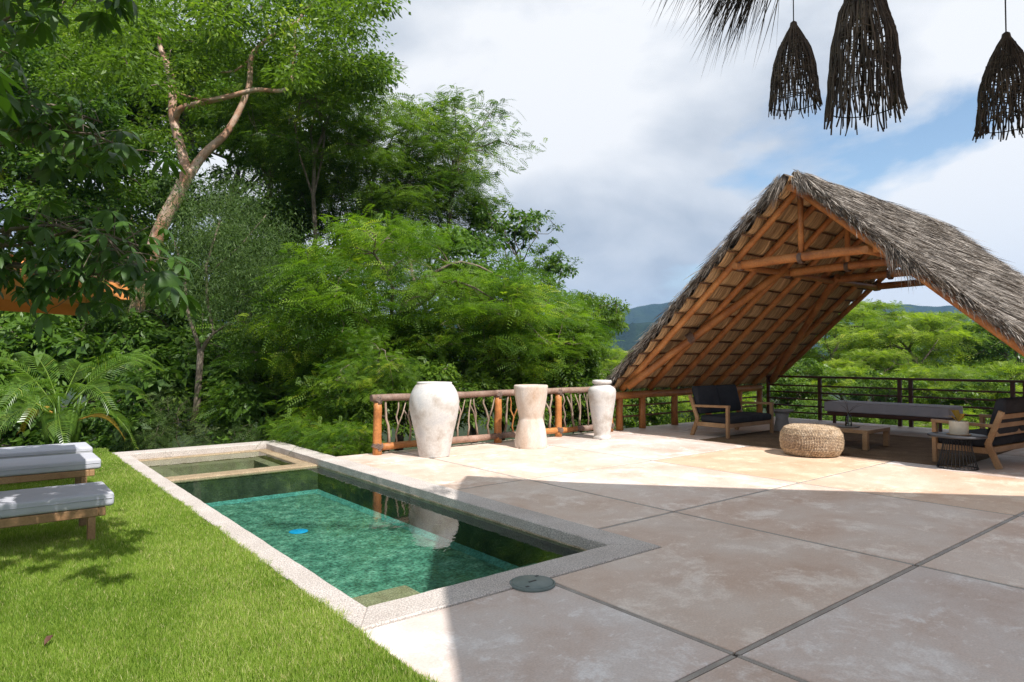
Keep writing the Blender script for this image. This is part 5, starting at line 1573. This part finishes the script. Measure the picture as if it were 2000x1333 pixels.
    for k in range(30):
        a = 2 * PI * k / 30
        P = [c + Vector((math.cos(a) * r_, math.sin(a) * r_, z)) for r_, z in ((.255, .012), (.215, .15), (.185, .30), (.165, .452))]
        part('wire', MB().tube(P, .0048, 5), M['black'], t)
    z = .493
    k = thing('candle_pot', 'cream candle pot with dry leaves beside it on the wire table', 'candle', c + Vector((.02, -.02, z)))
    part('pot', MB().lathe([(.115, 0), (.12, .01), (.122, .19), (.116, .2), (.105, .185), (.10, .16), (.02, .16)], k.location, 30), M['candle'], k)
    part('saucer', MB().lathe([(.15, -.0), (.16, .008), (.124, .009)], k.location, 30, cap=False), M['teak'], k)
    lm = MB()
    rr = random.Random(6)
    for q in range(9):
        a = rr.uniform(0, 6.28); d = Vector((math.cos(a), math.sin(a), 0)); s = Vector((-d.y, d.x, 0)); b0 = k.location + Vector((0, 0, .18))
        e = rr.uniform(.12, .22); hh = rr.uniform(.05, .2)
        lm.add([b0, b0 + d * e * .5 + s * .035 + Vector((0, 0, hh)), b0 + d * e + Vector((0, 0, hh * .9)), b0 + d * e * .5 - s * .035 + Vector((0, 0, hh))], [(0, 1, 2, 3)], a=rr.random())
    dl = part('dry_leaves', lm, M['leaf_gold'], k)
    # concrete hourglass stool behind the loveseat
    c = Vector((13.95, 7.75, 0))
    tag_o = thing('concrete_stool', 'grey hourglass concrete stool at the right end of the loveseat', 'stool', c)
    part('body', MB().lathe([(.20, 0), (.20, .03), (.15, .16), (.13, .26), (.15, .40)], c, 30), M['concrete'], tag_o)
    part('top', MB().lathe([(.15, .40), (.235, .44), (.245, .455), (.24, .475), (.02, .477)], c, 30), M['concrete'], tag_o)
    # rug
    mb = MB()
    o = tag(link('jute_rug', MB().box((-1.9, -2.2, 0.0), (1.9, 2.2, .008), .002).mesh('jute_rug', M['rug'])), 'flat brown jute rug under the seating group', 'rug')
    o.location = (13.05, 5.75, .001); o.rotation_euler = (0, 0, .03)
furniture()

# ------------------------------------------------------------------ the near roof: palm fringe, pendant lamps
def near_roof():
    def up(u, v, h):                     # roof point whose shadow falls on pixel (u, v)
        g = ground(u, v); return Vector((g.x - SUN_AZ_X * h, g.y - SUN_B * h, h))
    c0 = up(912, 962, 4.9); c1 = up(928, 934, 4.92)
    right = [up(1150, 948, 5.35), up(1500, 960, 5.6), up(2000, 974, 5.6)]
    left = [up(905, 1080, 5.1), up(900, 1180, 5.1), up(935, 1333, 5.3)]
    dR = (right[2] - right[1]); dR.z = 0; dR.normalize(); dL = (left[2] - left[0]); dL.z = 0; dL.normalize()
    right.append(right[2] + dR * 5); left.append(left[2] + dL * 3.2)
    edge = left[::-1] + [c0, c1] + right
    t = thing('house_roof', 'palm thatch eave with dark hanging strands at the top edge', 'roof', Vector((c1.x, c1.y, 0)))
    # a pitched strip over the near terrace: outer eave, ridge, inner eave
    mb = MB()
    span = (left[3] - c0); e0 = c0 - dR * .0; n = 8
    L_ = (right[3] - c1).length
    out_ = [c1] + right; vs = []
    for p in out_:
        q = p + span * .5; r_ = p + span
        if p is c1: q = q + dR * 2.6
        vs += [p, Vector((q.x, q.y, p.z + 2.0)), Vector((r_.x, r_.y, p.z + .4))]
    vs = [Vector(v) for v in vs]; k = len(vs); vs += [v + Vector((0, 0, .28)) for v in vs]
    fs = []
    m = len(out_)
    for a in range(m - 1):
        for b in range(2):
            f = (a * 3 + b, a * 3 + b + 1, a * 3 + b + 4, a * 3 + b + 3); fs.append(f); fs.append(tuple(z + k for z in f[::-1]))
        for b in (0, 2): f = (a * 3 + b, a * 3 + 3 + b, k + a * 3 + 3 + b, k + a * 3 + b); fs.append(f)
    for a in (0, m - 1):
        for b in range(2): fs.append((a * 3 + b, a * 3 + b + 1, k + a * 3 + b + 1, k + a * 3 + b))
    mb.add(vs, fs)
    # the left gable flap that closes the end down to the shadow line
    gl = [c0, left[0], left[1], left[2], left[3]]
    v2 = gl + [p + Vector((0, 0, .28)) for p in gl] + [vs[0], vs[1], vs[2]] + [vs[k], vs[k + 1], vs[k + 2]]
    mb.add(v2, [(0, 10, 11, 1), (1, 11, 2), (2, 11, 3), (3, 11, 12, 4), (5, 6, 14, 13), (6, 7, 14), (7, 8, 14), (8, 9, 15, 14), (0, 1, 6, 5), (1, 2, 7, 6), (2, 3, 8, 7), (3, 4, 9, 8)])
    part('thatch_core', mb, M['rope'], t)
    R = np.random.default_rng(15)
    ls = []
    def fringe(p, q, n, Lr, lean, out):
        s = R.random(n)[:, None]; p = np.array(tuple(p)); q = np.array(tuple(q))
        P = p + (q - p) * s + R.normal(0, .05, (n, 3)) + np.array([0, 0, .10])
        D = unit(np.array(lean) + R.normal(0, .2, (n, 3)) + np.array(out) * R.random((n, 1)))
        return leaves(P, D, unit(R.normal(0, 1, (n, 3))), R.uniform(*Lr, n), R.uniform(.005, .013, n), R.uniform(0, .6, n), .15)
    outv = Vector((c0.x, c0.y, 0)).normalized()
    lft = -RGT
    ln = (lft.x * .45 + outv.x * .1, lft.y * .45 + outv.y * .1, -.95)
    ls.append(fringe(c0, c1, 40, (.2, .5), ln, tuple(lft * .3)))
    # sheaves thrown out round the corner
    ls.append(fringe(c0 + lft * 2.1 + Vector((0, 0, .5)), c0 + Vector((0, 0, .0)), 520, (.3, .6), ln, tuple(lft * .35)))
    ls.append(fringe(c0 + lft * .45 + Vector((0, 0, .12)), c1 + RGT * .25 + Vector((0, 0, .05)), 190, (.4, .85), ln, tuple(lft * .2)))
    ls.append(fringe(c1 + RGT * .1, c1 + RGT * .55 + Vector((0, 0, .12)), 110, (.4, .85), ln, tuple(lft * .1)))
    for a, b, k in ((left[0], c0, 90), (left[1], left[0], 30), (right[0], right[1], 20), (right[1], right[2], 24), (right[2], right[3], 60), (left[2], left[1], 30)):
        ls.append(fringe(a, b, k, (.15, .45), ln, (0, 0, 0)))
    V, Fq, A = join(ls)
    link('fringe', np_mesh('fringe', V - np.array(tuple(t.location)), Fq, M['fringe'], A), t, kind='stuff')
    for p in (Vector((-.9, -1.9, 0)), Vector((7.2, -9.0, 0))):
        part('post', MB().tube([p, p + Vector((0, 0, 5.6))], .1, 12, wob=.03), M['wood'], t)
near_roof()

def lamp(label, u, vtop, vbot, wpx, d, seed, nst=108):
    """bell of woven vine twigs on a cord"""
    top = at(u, vtop, d); s = d / 1290.0
    Hh = (vbot - vtop) * s; W = wpx * s / 2
    t = thing('pendant_lamp', label, 'pendant lamp', top, 0, 'woven twig pendant lamps')
    t['group'] = 'woven twig pendant lamps'
    r = random.Random(seed)
    def rad(q):  # bell profile, q from 0 (top) to 1
        pts = [(0, .10), (.10, .30), (.28, .62), (.50, .84), (.72, .91), (.88, .96), (1.0, 1.06)]
        for i in range(len(pts) - 1):
            if q <= pts[i + 1][0]:
                f = (q - pts[i][0]) / (pts[i + 1][0] - pts[i][0]); f = f * f * (3 - 2 * f) * .4 + f * .6
                return W * (pts[i][1] + (pts[i + 1][1] - pts[i][1]) * f)
        return W * pts[-1][1]
    mb = MB()
    for k in range(nst):
        a0 = 2 * PI * k / nst + r.uniform(-.03, .03); ph = r.uniform(0, 6.28); en = r.choice([r.uniform(.88, .97), r.uniform(.94, 1.02)])
        st = 0 if k % 2 == 0 else r.uniform(.06, .3)
        path = []
        for i in range(11):
            q = st + (en - st) * i / 10
            a = a0 + .06 * math.sin(q * 9 + ph) + .03 * math.sin(q * 23 + ph * 2)
            rr = rad(min(q, 1)) * (1 + .03 * math.sin(q * 14 + ph)) + r.uniform(-.004, .004)
            path.append(top + Vector((rr * math.cos(a), rr * math.sin(a), -Hh * q)))
        mb.tube(path, r.uniform(.0028, .0050) * (W / .17) ** .6, 5, cap=False, a=r.random())
    # cross-weaving twigs wound round the bell in the upper half
    for q in np.linspace(.04, .74, 18):
        path = []
        for i in range(33):
            a = 2 * PI * i / 32 + q * 20; rr = rad(q) * (1 + .035 * math.sin(i * 2.2 + q * 40)); path.append(top + Vector((rr * math.cos(a), rr * math.sin(a), -Hh * (q + .012 * math.sin(i * 1.3)))))
        mb.tube(path, .0036, 4, cap=False, a=r.random())
    # a dense inner layer of short twigs
    for k in range(46):
        q0 = r.uniform(.05, .5); q1 = min(.88, q0 + r.uniform(.12, .3)); a = r.uniform(0, 6.28); da = r.uniform(-.25, .25)
        mb.tube([top + Vector((rad(q) * .96 * math.cos(a + da * f), rad(q) * .96 * math.sin(a + da * f), -Hh * q)) for f, q in ((0, q0), (.5, (q0 + q1) / 2), (1, q1))], .005, 4, cap=False, a=r.random())
    part('shade', mb, M['lampreed'], t, kind='stuff')
    part('hoop', MB().ring(top + Vector((0, 0, -Hh * .90)), rad(.90) * .97, .0035, 36), M['black'], t)
    part('crown_cap', MB().lathe([(W * .06, .03), (W * .13, .02), (W * .16, -.01), (W * .2, -.05)], top, 14), M['lampreed'], t)
    part('bulb', MB().lathe([(.012, -.1 * Hh), (.016, -.16 * Hh), (.03, -.24 * Hh), (.032, -.29 * Hh), (.02, -.34 * Hh), (.004, -.36 * Hh)], top, 14), M['candle'], t)
    part('cord', MB().tube([top + Vector((0, 0, .02)), top + Vector((.002, 0, .8)), Vector((top.x, top.y, 5.9))], .0045, 6), M['black'], t)
lamp('small dark twig pendant lamp, leftmost of the three', 1550, 50, 219, 92, 5.0, 1)
lamp('largest dark twig pendant lamp, hanging in the middle', 1684, -60, 240, 134, 4.2, 2, 124)
lamp('dark twig pendant lamp cut by the right edge', 1965, 72, 264, 104, 4.5, 3)

# ------------------------------------------------------------------ small things
def dry_leaf():
    p = ground(95, 1265); mb = MB()
    d = Vector((.6, .8, 0)); s = Vector((-.8, .6, 0))
    st = [(0, .002, .03), (.3, .016, .045), (.6, .018, .06), (1, .001, .055)]
    vs = []
    for t_, w, z in st:
        c = d * (.07 * t_ - .035) + Vector((0, 0, z))
        vs += [c - s * w + Vector((0, 0, .012)), c, c + s * w + Vector((0, 0, .010))]
    fs = [(j * 3 + k, j * 3 + k + 1, j * 3 + k + 4, j * 3 + k + 3) for j in range(3) for k in range(2)]
    mb.add(vs, fs, True)
    o = tag(link('fallen_leaf', mb.mesh('fallen_leaf', M['dryleaf'])), 'curled brown dead leaf lying on the lawn', 'leaf')
    o.location = (p.x, p.y, -.01)
dry_leaf()

# ------------------------------------------------------------------ haze
HAZE = 0.00018
def haze():
    V = [(x, y, z) for z in (-60, 330) for y in (-3300, 3300) for x in (-3300, 3300)]
    Fq = [[0, 2, 3, 1], [4, 5, 7, 6], [0, 1, 5, 4], [2, 6, 7, 3], [0, 4, 6, 2], [1, 3, 7, 5]]
    m, nt, N, L = nodes_of('haze_air'); out = N.new('ShaderNodeOutputMaterial'); v = N.new('ShaderNodeVolumePrincipled')
    v.inputs['Color'].default_value = (.36, .62, 1.0, 1); v.inputs['Density'].default_value = HAZE; v.inputs['Anisotropy'].default_value = .2
    L.new(v.outputs[0], out.inputs['Volume'])
    struct('haze', np_mesh('haze', V, Fq, m), 'pale blue air over the valley', 'stuff')
if HAZE > 0: haze()
